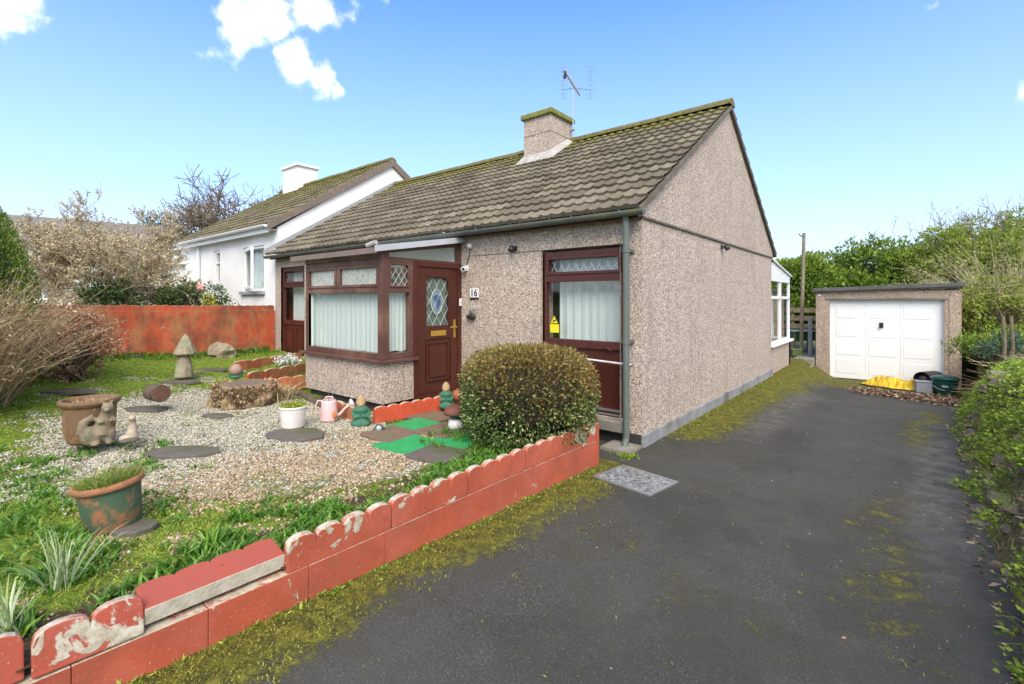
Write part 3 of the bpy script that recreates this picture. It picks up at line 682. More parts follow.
mb.prism(pl, PR.p(0, -.040, 0), PR.u, (0, 0, 1), PR.n, .003); mb.build('stained_oval', simple('pale_blue_glass', (.20, .27, .30), (.15, .22, .26), 20, .3), door)
mb = MB(); mb.prism([(cu_-.06, cz_+.07), (cu_-.02, cz_+.09), (cu_+.06, cz_+.08), (cu_+.065, cz_-.02), (cu_+.03, cz_-.10), (cu_+.0, cz_-.07), (cu_-.01, cz_+.0), (cu_-.04, cz_+.03)], PR.p(0, -.0365, 0), PR.u, (0, 0, 1), PR.n, .003)
mb.build('stained_motif', BLUE, door)
mb = MB(); mb.tube([PR.p(cu_+.1*math.cos(2*PI*k/24), -.034, cz_+.16*math.sin(2*PI*k/24)) for k in range(25)], .0035, 6); mb.build('oval_leading', WLEAD, door)
mb = MB(); PR.box(mb, cu_-.13, cu_+.13, -.005, .006, 1.035, 1.105); mb.build('letterbox', BRASS, door, bevel=.004)
mb = MB(); PR.box(mb, 1.135, 1.17, -.005, .006, 1.0, 1.24); mb.tube([PR.p(1.152, .0, 1.14), PR.p(1.152, .045, 1.14), PR.p(1.04, .05, 1.14)], .011, 8); mb.build('handle', BRASS, door, bevel=.003)
mb = MB(); PR.box(mb, .46, 1.3, -.1, .06, .19, .24); mb.build('threshold', CONC, P, bevel=.01)
# porch lean-to roof: low at the front, high against the wall; brown soffit rail, grey edge
mb = MB(); zf, zb = 2.065, 2.30; ov = .13
def rr(y): return zf + (zb-zf)*(y-(PY-ov))/(ov-PY)
O = [(PX0-.12, PY-ov), (PX1+.07, PY-ov), (PX1+.07, -.0), (PX0-.12, -.0)]
mb.add([(x, y, rr(y)) for x, y in O] + [(x, y, rr(y)+.02) for x, y in O], [(0,3,2,1),(4,5,6,7),(0,1,5,4),(1,2,6,5),(2,3,7,6),(3,0,4,7)])
mb.build('porch_roof', m_transl('polycarbonate_roof', (.72, .76, .72), .6), P)
mb = MB(); mb.box(PX0-.14, PX1+.085, PY-ov-.018, PY-ov, zf-.035, zf+.03); mb.build('porch_fascia', simple('brown_grey_fascia', (.22, .155, .13), (.17, .12, .10), 6, .5), P)
mb = MB(); mb.prism([(PY-ov-.02, zf-.02), (0, zb-.02), (0, zb+.055), (PY-ov-.02, zf+.05)], (PX1+.07, 0, 0), (0, 1, 0), (0, 0, 1), (1, 0, 0), .022)
mb.build('verge_board', simple('pale_grey_trim', (.50, .50, .53), (.42, .42, .45), 6, .45), P)
mb = MB(); mb.prism([(PY-.02, z1+.05), (0, rr(0)-.075), (0, rr(0)-.005), (PY-.02, rr(PY-.02)-.005)], (PX1-.06, 0, 0), (0, 1, 0), (0, 0, 1), (1, 0, 0), .064)
mb.box(PX1-.07, PX1+.002, -.045, 0, 1.99, rr(-.045)-.01); mb.box(PX1-.07, PX1-.01, PY+.1, -.045, 1.985, 2.01)
mb.build('rafter_frame', BROWNF, P)
mb = MB(); mb.add([(PX1-.03, PY+.15, 2.011), (PX1-.03, -.045, 2.011), (PX1-.03, -.045, rr(-.045)-.07), (PX1-.03, PY+.15, 2.03)], [(0,1,2,3)]); mb.build('gable_pane', GLASS, P)
mb = MB(); mb.box(PX0+.02, PX1-.12, -.012, -.004, 2.0, 2.25, 0); mb.build('inner_panel', RENDER, P)
# left cheek of the porch: frame and pane
PL = Fr((PX0, 0, 0), (0, -1, 0), (-1, 0, 0)); mb = MB(); framerect(mb, PL, .0, 1.275, .80, 2.06, .07, -.07, 0); f = mb.build('window_frame', BROWNF, P); pane(f, PL, .07, 1.2, .87, 1.99, -.03); curtain(f, PL, .03, 1.25, .87, 1.62, -.09)
mb = MB(); mb.tube([(PX1-.1, PY-ov+.0, zf+.06), (PX1+.04, PY-ov+.02, zf+.09)], .03, 8); mb.build('roof_cap', CEMENT, P)
# chimney (front slope, beside the ridge)
CX0, CX1, CY0, CY1 = -3.38, -2.78, 2.39, 3.08
mb = MB(); mb.box(CX0, CX1, CY0, CY1, 3.85, 4.80); mb.box(CX0-.008, CX1+.008, CY0-.008, CY1+.008, 4.50, 4.515); c = mb.build('chimney', PEB, H)
mb = MB()
for (a, b) in ((0, .03), (.03, .05), (.05, .02)): pass
mb.box(CX0-.05, CX1+.05, CY0-.05, CY1+.05, 4.80, 4.90)
cap = mb.build('chimney_cap', simple('mossy_cap', (.13, .14, .04), (.23, .24, .06), 6, .95, .6, 30, dirt=(.22, .19, .15)), c, bevel=.02)
mb = MB(); zs = lambda y: EZ + (RZ-EZ)*(y+.19)/(RY+.19)
for x0, x1 in ((CX0-.10, CX1+.12),):
    q = CY0; mb.add([(x0, q-.16, zs(q-.16)+.04), (x1, q-.16, zs(q-.16)+.04), (x1-.10, q-.006, zs(q)+.13), (x0+.10, q-.006, zs(q)+.13)], [(0,1,2,3)])
mb.add([(CX1+.12, CY0-.16, zs(CY0-.16)+.04), (CX1+.13, CY1-.15, zs(CY1-.15)+.05), (CX1+.006, CY1-.15, zs(CY1-.15)+.13), (CX1+.006, CY0-.006, zs(CY0)+.15)], [(0,1,2,3)])
mb.add([(CX0-.10, CY0-.16, zs(CY0-.16)+.04), (CX0-.13, CY1-.15, zs(CY1-.15)+.05), (CX0-.006, CY1-.15, zs(CY1-.15)+.13), (CX0-.006, CY0-.006, zs(CY0)+.15)], [(0,1,2,3)])
mb.build('chimney_flashing', CEMENT, c)
# conservatory at the back, in line with the gable wall
K = Fr((-.02, HD, 0), (0, 1, 0), (1, 0, 0)); KL = 2.15
mb = MB(); K.box(mb, 0, KL, -.15, 0, -.45, .55); mb.box(-3.2, -.02, HD+KL-.15, HD+KL, -.45, .55); mb.build('conservatory_wall', PEB, H)
mb = MB(); zt = 1.86
framerect(mb, K, .02, KL, .58, zt+.09, .06, -.07, 0)
for u in (1.08,): K.box(mb, u-.03, u+.03, -.07, 0, .64, zt+.03)
K.box(mb, .08, KL-.06, -.07, .0, 1.52, 1.58); K.box(mb, 0, KL+.04, -.1, .07, .55, .60)
mb.prism([(0.02, zt+.09), (KL, zt+.09), (KL, zt+.17), (.02, 2.30)], K.p(0, -.05, 0), (0, 1, 0), (0, 0, 1), (1, 0, 0), .05)
q = Fr((-.02, HD+KL, 0), (-1, 0, 0), (0, 1, 0)); framerect(mb, q, .0, 3.2, .58, zt+.14, .06, -.07, 0)
f = mb.build('conservatory_frame', WHITE, H, bevel=.004)
for a, b in ((.08, 1.05), (1.11, KL-.06)): pane(f, K, a, b, .64, 1.52, -.03); pane(f, K, a, b, 1.58, zt+.03, -.03)
pane(f, q, .06, 3.14, .64, zt+.08, -.03)
mb = MB(); mb.add([(.02, HD, 2.32), (.02, HD+KL+.05, 2.04), (-3.2, HD+KL+.05, 2.04), (-3.2, HD, 2.32), (.02, HD, 2.345), (.02, HD+KL+.05, 2.065), (-3.2, HD+KL+.05, 2.065), (-3.2, HD, 2.345)], [(0,1,2,3),(4,5,6,7),(0,1,5,4),(1,2,6,5),(2,3,7,6),(3,0,4,7)]); mb.build('conservatory_roof', WHITE, H)
mb = MB(); mb.box(-1.5, -1.2, HD+.3, HD+.6, .5, 1.5); curtain(f, K, .1, KL-.1, .6, 1.7, -.35, amp=.03, wave=.2, name='blind')
mb = MB(); mb.box(-3.2, -.17, HD+.02, HD+KL-.16, .1, .12); mb.build('conservatory_floor', CONC, H)

# ---- items fixed to the bungalow (each a thing of its own)
def lamp_unit(name, loc, rz, **k):
    e = empty(name, loc, rz, **k)
    mb = MB(); mb.box(-.03, .03, -.02, 0, -.03, .03); mb.tube([(0, -.02, 0), (0, -.05, .01)], .008, 6); mb.build('bracket', BLACK, e)
    mb = MB(); M = Matrix.Rotation(R(35), 4, 'X'); mb.lathe([(.02, 0), (.035, .01), (.037, .07), (.03, .075)], 0, 0, 0, 14, M=Matrix.Translation((0, -.055, .02)) @ Matrix.Rotation(R(145), 4, 'X')); mb.build('lamp_head', BLACK, e, smooth=True)
    return e
lamp_unit('security_light', (-1.66, 0, 2.14), 0, label='small black floodlight on front wall just under the gutter', cat='wall light')
lamp_unit('security_light', (.0, 2.72, 2.36-.09), R(90), label='small black lamp high on the gable wall facing the driveway', cat='wall light')
e = empty('security_camera', (-2.50, 0, 1.93), label='small white camera on pebbledash wall at top right of front door', cat='camera')
mb = MB(); mb.box(-.03, .03, -.012, 0, -.04, .04); mb.build('wall_plate', WHITE, e)
mb = MB(); mb.tube([(0, -.01, 0), (0, -.05, 0)], .018, 10); mb.tube([(-.03, -.03, -.01), (.03, -.10, -.02)], .032, 12); mb.build('camera_body', WHITE, e, smooth=False)
mb = MB(); mb.tube([(.028, -.098, -.019), (.036, -.108, -.0205)], .02, 12); mb.build('lens', BLACK, e)
e = empty('alarm_sensor', (-2.42, 0, 2.22), label='white round sensor with hanging cable beneath gutter above the camera', cat='sensor')
mb = MB(); mb.lathe([(.035, 0), (.04, .02), (.03, .05), (.012, .06)], n=14, M=Matrix.Rotation(R(90), 4, 'X')); mb.build('body', WHITE, e, smooth=True)
mb = MB(); mb.tube([(0, -.02, -.03), (-.02, -.014, -.12), (-.06, -.012, -.2), (-.07, -.012, -.26)], .005, 5); mb.build('cable', BLACK, e)
e = empty('doorbell', (PX1+.012, -.03, 1.47), label='small white bell push on right edge of maroon front door frame', cat='doorbell')
mb = MB(); mb.box(0, .016, -.02, .02, -.05, .05); mb.build('case', WHITE, e, bevel=.004)
mb = MB(); mb.tube([(.016, 0, .0), (.02, 0, .0)], .01, 10); mb.build('button', METAL, e)
nl = Vector((-2.44 , 0, 1.62)); r0 = ray(474.5, 293); t_ = (0-CAM.y)/r0.y; NP = CAM + r0*t_
e = empty('house_number_plaque', (NP.x, 0, NP.z), label='white plaque with black number 16 on wall right of front door', cat='number plaque')
mb = MB(); mb.box(-.075, .075, -.012, 0, -.06, .06); mb.build('plate', WHITE, e, bevel=.003)
mb = MB(); mb.box(-.078, .078, -.016, 0, -.083, -.064); mb.build('maroon_strip', MAROON, e)
text_mesh('16', .13, e, BLK, Matrix.Translation((0, -.013, -.002)) @ Matrix.Rotation(R(90), 4, 'X'), .0015, bold=.002, name='number')
r0 = ray(472.5, 311); NP = CAM + r0*((0-CAM.y)/r0.y)
e = empty('wall_ornament', (NP.x, 0, NP.z), label='small dark boat-shaped hanging ornament below the house number', cat='wall ornament')
mb = MB(); mb.blob((0, -.035, -.075), (.085, .03, .035), 14, .2, 2); mb.add([(.03, -.03, -.06), (.09, -.03, .0), (.07, -.045, -.07)], [(0,1,2)]); mb.build('bowl', BLACK, e, smooth=True)
mb = MB(); mb.blob((.0, -.02, .02), (.045, .015, .05), 10, .4, 5); mb.tube([(-.05, -.03, -.06), (0, -.012, .07), (.05, -.03, -.05)], .004, 5); mb.build('pale_figure', simple('pale_green_metal', (.33, .36, .30), (.2, .24, .2), 20, .6), e)
# TV aerial on the chimney
e = empty('tv_aerial', (CX1+.06, CY1-.05, 4.2), label='television aerial on thin pole strapped to the pebbledash chimney', cat='aerial')
base = Vector(e.location); dpt = (base - CAM).dot(AX)
top = atD(573, 90, dpt) - base; a1 = atD(564, 70, dpt-.15) - base; a2 = atD(580, 95, dpt+.12) - base; fo = Vector((0, 0, 0))
mb = MB(); mb.tube([(0, 0, .08), (top.x, top.y, top.z)], .013, 8); mb.build('pole', METAL, e)
mb = MB(); mb.box(-.09, .03, -.02, .02, .45, .48); mb.build('bracket', METAL, e); mb = MB(); mb.box(-.09, .03, -.02, .02, .30, .33); mb.build('bracket', METAL, e)
mb = MB(); bd = (a2-a1).normalized(); sd = bd.cross(Vector((0, 0, 1))).normalized(); ud = sd.cross(bd)
mb.bar(a1, a2, .03, .03); mb.build('boom', METAL, e)
mb = MB(); Lb = (a2-a1).length
for k in range(9):
    q = a1 + bd*Lb*(k/9+.02)
    for s in (-1, 1): mb.tube([q, q + Vector((0, 0, s*.12)) + bd*.03*s], .006, 4)
mb.build('directors', METAL, e)
for (off, sgn) in ((-.33, 1), (.33, 1)):
    mb = MB(); c0 = a2 - bd*.16; rs_ = RT*(.30 if off > 0 else -.22) + AX*.1*sgn; up_ = Vector((0, 0, 1))
    for k in range(8):
        q = c0 + rs_ + up_*(-.16+.085*k); mb.tube([q - RT*.07, q + RT*.07], .0028, 4)
    mb.tube([c0 + rs_ - up_*.17, c0 + rs_ + up_*.45], .0035, 4); mb.tube([c0, c0 + rs_], .006, 4); mb.build('reflector', simple('dull_aluminium', (.20, .21, .22)), e)
mb = MB(); mb.box(*(lambda c: (c.x-.02, c.x+.02, c.y-.02, c.y+.02, c.z-.13, c.z-.0))(a1+bd*.03)); mb.build('junction_box', BLACK, e)

# ------------------------------------------------------------------ neighbour's bungalow (higher ground, attached on the left)
N = empty('neighbour_bungalow', (0, 0, 0), label='white rendered bungalow with mossy roof adjoining the left end of pebbledash one', cat='bungalow')
NX1, NX0, NE, NR = -8.08, -13.9, 3.02, 4.98
NFr = Fr((NX0, .05, 0), (1, 0, 0), (0, -1, 0)); nu = lambda x: x-NX0
def onfront(px, py): r = ray(px, py); t = (.05-CAM.y)/r.y; q = CAM + r*t; return q.x, q.z
a = onfront(243, 248); b = onfront(264, 291); c1 = onfront(214, 251); c2 = onfront(220, 285)
NW = [(nu(a[0]), nu(b[0]), b[1], a[1]), (nu(c1[0]), nu(c2[0]), c2[1], c1[1])]
mb = MB(); wallface(mb, NFr, NX1-NX0, .3, NE, NW, .2)
mb.prism([(.06, .3), (5.9, .3), (5.9, NE), (2.95, NR-.02), (.06, NE)], (NX1-.2, 0, 0), (0, 1, 0), (0, 0, 1), (1, 0, 0), .2)
mb.prism([(.06, .3), (5.9, .3), (5.9, NE), (2.95, NR-.02), (.06, NE)], (NX0, 0, 0), (0, 1, 0), (0, 0, 1), (1, 0, 0), .2)
mb.build('wall', RENDER, N)
mN = lambda x, s: .48 + .28*ss(.3, 1, s) + .2*ss(.85, 1, s)
roofobj('roof', N, [tile_roof(NX0-.1, NX1+.02, -.15, NE+.04, 2.95, NR+.06, 13, mossf=mN, seed=5), tile_roof(NX0-.1, NX1+.02, 6.1, NE+.04, 2.95, NR+.06, 8, mossf=mN, seed=6)], TILE)
ridge(N, NX0-.1, NX1+.04, 2.95, NR+.09, TILE, moss=.8)
mb = MB()
for (ya, yb) in ((-.16, 2.95), (6.1, 2.95)):
    za = NE+.03; zb = NR+.06; mb.prism([(ya, za-.11), (yb, zb-.14), (yb, zb+.045), (ya, za+.045)], (NX1+.0, 0, 0), (0, 1, 0), (0, 0, 1), (1, 0, 0), .06)
mb.build('verge', simple('brown_cement_verge', (.22, .17, .13), (.16, .125, .10), 12, .9, .3, 50), N)
gutter(N, NX0-.1, NX1+.02, -.19, NE+.03, WHITE)
mb = MB(); mb.box(NX0, NX1, -.13, -.11, NE-.12, NE+.03); mb.box(NX0, NX1, -.11, .05, NE-.06, NE-.05); mb.build('fascia', WHITE, N)
mb = MB(); X = onfront(201, 260)[0]; mb.tube([(X, -.01, NE-.05), (X, -.01, .6)], .034, 10); mb.build('downpipe', WHITE, N)
for i, (u0, u1, z0, z1) in enumerate(NW):
    mb = MB(); framerect(mb, NFr, u0, u1, z0, z1, .06, -.10, -.03)
    if i == 1: NFr.box(mb, u0+.06, u1-.06, -.1, -.03, z0+(z1-z0)*.62, z0+(z1-z0)*.66)
    else: framerect(mb, Fr(NFr.p(u0+.05, -.03, 0), (math.cos(R(14)), -math.sin(R(14)), 0), (-math.sin(R(14)), -math.cos(R(14)), 0)), 0, u1-u0-.1, z0+.05, z1-.05, .06, -.02, .03)
    f = mb.build('window_frame', WHITE, N, bevel=.004); pane(f, NFr, u0+.06, u1-.06, z0+.06, z1-.06, -.08); curtain(f, NFr, u0+.03, u1-.03, z0, z1, -.17, wave=.2)
    mb = MB(); NFr.box(mb, u0-.06, u1+.06, -.03, .07, z0-.07, z0-.001); mb.build('window_sill', LEAD, N)
mb = MB(); q = onfront(281, 200); x0, x1 = -13.3, -12.35
mb.box(x0, x1, 2.65, 3.3, 4.4, 5.62); c = mb.build('chimney', RENDER, N)
mb = MB(); mb.box(x0-.06, x1+.06, 2.59, 3.36, 5.62, 5.70); mb.build('chimney_cap', RENDER, c, bevel=.01)
mb = MB(); mb.lathe([(.14, 0), (.13, .1), (.11, .12)], x0+.4, 2.95, 5.7, 12); mb.build('chimney_pot', CEMENT, c)
# flat-roofed glazed porch at its far end
x0, x1 = onfront(180, 250)[0], onfront(197, 250)[0]
BX = Fr((x0-1.6, -1.0, 0), (1, 0, 0), (0, -1, 0)); w_ = x1-x0+.6; mb = MB(); mb.box(x0-1.75, x0+w_-1.45, -1.15, .05, 2.50, 2.72); mb.build('flat_roof', WHITE, N)
mb = MB(); framerect(mb, BX, 0, w_, 1.4, 2.5, .08, -.08, 0); BX.box(mb, w_/2-.03, w_/2+.03, -.08, 0, 1.48, 2.42); mb.box(x0+w_-1.68, x0+w_-1.6, -1., .05, .4, 2.5); mb.box(x0-1.6, x0+w_-1.68, -1, -.9, .4, 1.4)
f = mb.build('porch_frame', WHITE, N); pane(f, BX, .08, w_-.08, 1.48, 2.42, -.04); mb = MB(); mb.box(x0-1.5, x0+w_-1.7, -.5, -.45, .6, 2.4); mb.build('inner_blind', simple('grey_blind', (.3, .3, .3)), N)
# lead flashing along the abutment
mb = MB()
mb.prism([(-.25, EZ+.015), (RY, RZ+.035), (RY, RZ+.13), (-.25, EZ+.10)], (NX1+.045, 0, 0), (0, 1, 0), (0, 0, 1), (1, 0, 0), .03)
mb.build('abutment_flashing', LEAD, H)

# ------------------------------------------------------------------ garage
G_ = empty('garage', (0, 0, 0), label='flat-roofed pebbledash single garage with white panelled door at end of driveway', cat='garage')
gx0, gx1, gy, gz = .31, 3.03, 9.76, -.46
GA = Fr((gx0, gy, 0), (1, 0, 0), (0, -1, 0)); GW = gx1-gx0; dh = (.29, 2.44, gz-.2, 1.51)
mb = MB(); wallface(mb, GA, GW, gz-.2, 1.72, [dh], .2)
mb.box(gx0, gx0+.12, gy+.2, gy+5.4, gz-.2, 1.72); mb.box(gx1-.12, gx1, gy+.2, gy+5.4, gz-.2, 1.72); mb.box(gx0, gx1, gy+5.4, gy+5.5, gz-.2, 1.72)
GA.box(mb, .0, .20, .0, .012, gz-.2, 1.66); GA.box(mb, GW-.2, GW, 0, .012, gz-.2, 1.66)
mb.build('wall', PEBD, G_)
mb = MB(); vs = [(gx0-.06, gy-.10, 1.71), (gx1+.06, gy-.10, 1.80), (gx1+.06, gy+5.6, 1.74), (gx0-.06, gy+5.6, 1.65)]
mb.add(vs + [(x, y, z+.085) for x, y, z in vs], [(0,3,2,1),(4,5,6,7),(0,1,5,4),(1,2,6,5),(2,3,7,6),(3,0,4,7)]); mb.build('roof', simple('asbestos_grey_roof', (.115, .12, .118), (.08, .085, .08), 5, .85, .3, 30), G_, bevel=.006)
mb = MB(); mb.add([(gx0+.01, gy-.02, 1.68), (gx1-.01, gy-.02, 1.76), (gx1-.01, gy+.1, 1.76), (gx0+.01, gy+.1, 1.68), (gx0+.01, gy-.02, 1.715), (gx1-.01, gy-.02, 1.8), (gx1-.01, gy+.1, 1.8), (gx0+.01, gy+.1, 1.715)], [(0,1,5,4)]); 
mb.build('fascia', PEBD, G_)
mb = MB(); GA.box(mb, .2, GW-.2, .001, .02, 1.515, 1.56); mb.build('lintel_strip', CONC, G_)
mb = MB(); DZ = gz+.02
GA.box(mb, dh[0]+.035, dh[1]-.035, -.14, -.10, DZ, 1.475)
for i in range(3):
    for j in range(4):
        u = dh[0]+.13+i*.655; z = DZ+.13+j*.455; uw = .50; zw = .33
        GA.box(mb, u, u+uw, -.10, -.0945, z, z+zw)
for u in (dh[0]+.035+.70, dh[0]+.035+1.36): GA.box(mb, u-.004, u+.004, -.10, -.094, DZ, 1.475)
gd = mb.build('door', simple('white_garage_door', (.82, .82, .81), (.78, .78, .77), 1.2, .35, dirt=(.72, .72, .69)), G_, bevel=.004)
mb = MB(); GA.box(mb, 1.28, 1.36, -.10, -.075, .84, .96); mb.tube([GA.p(1.32, -.08, .91), GA.p(1.32, -.04, .91)], .012, 8); GA.box(mb, 1.295, 1.345, -.05, -.035, .83, .93); mb.build('handle', BLACK, gd, bevel=.003)
mb = MB(); framerect(mb, GA, dh[0], dh[1], DZ-.1, 1.51, .034, -.15, -.085); mb.build('door_frame', WHITE, G_)
mb = MB(); GA.box(mb, .05, .10, .012, .03, 1.60, 1.64); mb.build('vent_cap', WHITE, G_)
# ------------------------------------------------------------------ the low scalloped wall
def hb(y): return .16 + .065*ss(-4.3, -.9, y)
WT = .105
mb = MB(); y = -.79; n = 0
while y > -6.2:
    y2 = y - .44; g = .0012
    for (yy0, yy1) in ((y-g, y2+g),):
        xa, xb = xw(yy0), xw(yy1); ha, hb_ = hb(yy0), hb(yy1); j = random.uniform(-.002, .001)
        V = [(xa-WT, yy0, -.05), (xa+j, yy0, -.05), (xb+j, yy1, -.05), (xb-WT, yy1, -.05), (xa-WT, yy0, ha), (xa+j, yy0, ha), (xb+j, yy1, hb_), (xb-WT, yy1, hb_)]
        mb.add(V, [(0,3,2,1),(4,5,6,7),(0,1,5,4),(1,2,6,5),(2,3,7,6),(3,0,4,7)])
    y = y2
mb.box(-1.40, xw(-.79)-WT-.003, -.80, -.72, -.05, .38)
mb.box(xw(-.79)-WT, xw(-.79), -.787, -.74, -.05, .375)
LW = mb.build('low_front_wall', RED, None, bevel=.0025); tag(LW, 'low red painted block wall along the left edge of the driveway', 'garden wall')
def scal_mesh(L, nb, h0=.115, hb2=.052, th=.05):
    poly = [(0, 0)]; 
    top = []
    for i in range(nb):
        for k in range(9):
            if i and k == 0: continue
            a = PI - PI*k/8; top.append(((i+.5 + .5*math.cos(a))*L/nb, h0 + hb2*math.sin(a)**.7))
    poly = [(0, 0), (L, 0)] + top[::-1]
    mb = MB(); mb.prism([(a - L/2, b) for a, b in poly], (0, 0, 0), (0, 1, 0), (0, 0, 1), (1, 0, 0), th)
    return mb
def slab(y0, y1, nb, label, m=REDCHIP, rz=None, tilt=0, dx=0, dz=0, **kw):
    L = y1-y0; mb = scal_mesh(L, nb, **kw); ym = (y0+y1)/2
    o = mb.build('scalloped_edging', m, None, bevel=.007)
    o.location = (xw(ym)-.052+dx, ym, hb(ym)+.002+dz)
    sl = math.atan2(hb(y1)-hb(y0), L); o.rotation_euler = (sl, R(tilt), math.atan(-.055) if ym < -.7 else 0)
    return tag(o, label, 'edging slab', 'scalloped edging slabs on the low wall')
slab(-1.165, -.795, 3, 'red scalloped edging slab with white patches beneath the round clipped bush', m=REDCHIP)
slab(-1.755, -1.17, 4, 'red scalloped edging slab second from the bush end of the low wall', m=RED)
slab(-2.345, -1.76, 4, 'clean red scalloped edging slab midway along the low wall', m=RED)
slab(-2.94, -2.35, 4, 'red scalloped edging slab with flaking cream paint right of the dark joint gap', m=REDCHIP)
slab(-3.53, -2.945, 4, 'red scalloped edging slab standing just right of the fallen flat slab', m=REDCHIP, tilt=3)
slab(-4.41, -4.09, 2, 'leaning red scalloped slab with big bare patches left of fallen slab', m=m_redpaint('red_masonry_paint_bare', .515, (.345, .070, .040)), tilt=-7, h0=.11, hb2=.05)
slab(-5.0, -4.425, 4, 'red scalloped slab with bare patches at bottom left corner of photo', m=m_redpaint('red_masonry_paint_bare_b', .53, (.345, .070, .040)), tilt=-10, dx=-.02)
mb = scal_mesh(.56, 4, .15, .024, .075); mb.mi[2] = 1; SLABT = simple('red_slab_face', (.345, .070, .040), (.32, .07, .045), 6, .75, .3, 50); o = mb.build('scalloped_edging', [SLABT, simple('bare_cement_edge', (.60, .55, .44), (.42, .37, .27), 14, .9, .4, 50)], None, bevel=.007)
o.location = (xw(-3.8)-.035, -3.81, hb(-3.8)+.022); o.rotation_euler = (R(1.5), R(-80), math.atan(-.055)); tag(o, 'red scalloped slab fallen flat on the wall showing its pale edge', 'edging slab', 'scalloped edging slabs on the low wall')
# bright edging near the porch
def edging(a, b, nb, label, m=REDBR, h0=.135, hb2=.045, grp='red scalloped edging around the porch', z=None):
    a = Vector(a); b = Vector(b); L = (b-a).length; o = scal_mesh(L, nb, h0, hb2, .045).build('border_edging', m, None, bevel=.006)
    c = (a+b)/2; o.location = (c.x, c.y, (gardH(c.x, c.y) if z is None else z)-.01); o.rotation_euler = (0, 0, math.atan2((b-a).y, (b-a).x) - PI/2)
    return tag(o, label, 'border edging', grp)
p0 = atZ(373, 423, .2); p1 = atZ(443, 409, .2); pm = p0.lerp(p1, .5)
edging(p0, pm, 3, 'bright red scalloped edging nearer the crouching green gnome, by porch'); edging(pm, p1, 3, 'bright red scalloped edging in front of the maroon front door')
edging(atZ(328, 411, .2), atZ(356, 421, .2), 3, 'dull red scalloped edging between pink watering can and green gnome', m=REDOLD)
PLT = [((246, 384), (306, 372), .30, 4), ((232, 372), (300, 361), .36, 4), ((262, 391), (306, 386), .26, 3)]
LB = ['weathered red scalloped edging, middle row left of the porch', 'weathered red scalloped edging, back row below maroon left door', 'dark red scalloped edging, front row touching the porch corner']
for (a, b, z, nb), lb in zip(PLT, LB): edging(atZ(*a, z), atZ(*b, z), nb, lb, m=REDOLD, z=z-.02, h0=.15)
# rear boundary wall
mb = MB(); y = -.02; i = 0
while y > -7.9:
    L = .6; z0 = .2; zt = 1.385 + .03*ss(0, 3, -y)
    mb.box(-8.13, -8.03, y-L+.0004, y, z0, zt-.099)
    pts = [(0, 0), (L-.004, 0)]; top = []
    for q in range(4):
        for k in range(7):
            if q and k == 0: continue
            a = PI - PI*k/6; top.append(((q+.5+.5*math.cos(a))*(L-.004)/4, .085 + .022*math.sin(a)))
    mb.prism(pts + top[::-1], (-8.115+random.uniform(-.006, .006), y-L, zt-.098), (0, 1, 0), (0, 0, 1), (1, 0, 0), .07); y -= L
BW = mb.build('boundary_wall', REDOLD, None, bevel=.001); tag(BW, 'tall weathered red boundary wall between the two front gardens', 'boundary wall')

# ------------------------------------------------------------------ garden ornaments and pots
def fuse(o, v=.006, smooth=True):
    m = o.modifiers.new('fuse', 'REMESH'); m.mode = 'VOXEL'; m.voxel_size = v; m.use_smooth_shade = True
    s = o.modifiers.new('smooth', 'SMOOTH'); s.iterations = 3; s.factor = .5; return o
def face_cam(p): return math.atan2(-(CAM.x-p.x), (CAM.y-p.y)) + PI     # local -Y turned towards the camera
def gnome(px, py, z, h, label, red=False):
    p = atZ(px, py, z); e = empty('gnome', p, face_cam(p), label=label, cat='garden gnome', group='weathered green garden gnomes'); s = h/.31
    mb = MB()
    mb.lathe([(.085*s, 0), (.098*s, .02*s), (.095*s, .055*s), (.07*s, .075*s), (0, .09*s)], n=18, jit=.1); mb.blob((-.04*s, -.045*s, .035*s), (.05*s, .05*s, .033*s)); mb.blob((.04*s, -.045*s, .035*s), (.05*s, .05*s, .033*s))
    mb.lathe([(.0, .03*s), (.062*s, .04*s), (.066*s, .12*s), (.078*s, .175*s), (.055*s, .205*s), (.02*s, .215*s), (0, .22*s)], n=16)
    for q in (-1, 1): mb.tube([(q*.06*s, 0, .175*s), (q*.075*s, -.015*s, .125*s), (q*.05*s, -.052*s, .10*s), (q*.015*s, -.06*s, .12*s)], [.026*s, .024*s, .022*s, .018*s], 8)
    fuse(mb.build('body', GREENP, e), .007*s)
    mb = MB(); mb.blob((0, -.005, .228*s), (.044*s, .045*s, .045*s)); mb.lathe([(.052*s, .235*s), (.047*s, .27*s), (.032*s, .30*s), (.012*s, .318*s), (0, .322*s)], n=14)
    mb.blob((0, -.05*s, .225*s), (.012*s, .014*s, .012*s), 8)
    fuse(mb.build('head', SANDY, e), .006*s)
    mb = MB(); mb.blob((0, -.062*s, .165*s), (.018*s, .012*s, .026*s), 8); mb.build('beard', WHITE, e, smooth=True)
    return e
gnome(361, 426, .2, .31, 'sandy-hooded green gnome sitting by gravel in front of porch corner')
gnome(446, 408, .22, .30, 'sandy-hooded green gnome before the maroon door, beside terracotta ball')
def orn(name, px, py, z, label, cat, **k):
    p = atZ(px, py, z); return empty(name, p, face_cam(p), label=label, cat=cat, **k), p
e, p = orn('toadstool_ornament', 456, 432, .2, 'toadstool ornament with red-brown cap, green neck and white base beside round bush', 'garden ornament')
mb = MB(); mb.lathe([(0, 0), (.078, .003), (.085, .02), (.078, .04)], n=18); mb.build('foot', GREENP, e, smooth=True)
mb = MB(); mb.lathe([(.078, .035), (.080, .07), (.07, .12), (.05, .135)], n=18); mb.build('white_base', POTW, e, smooth=True)
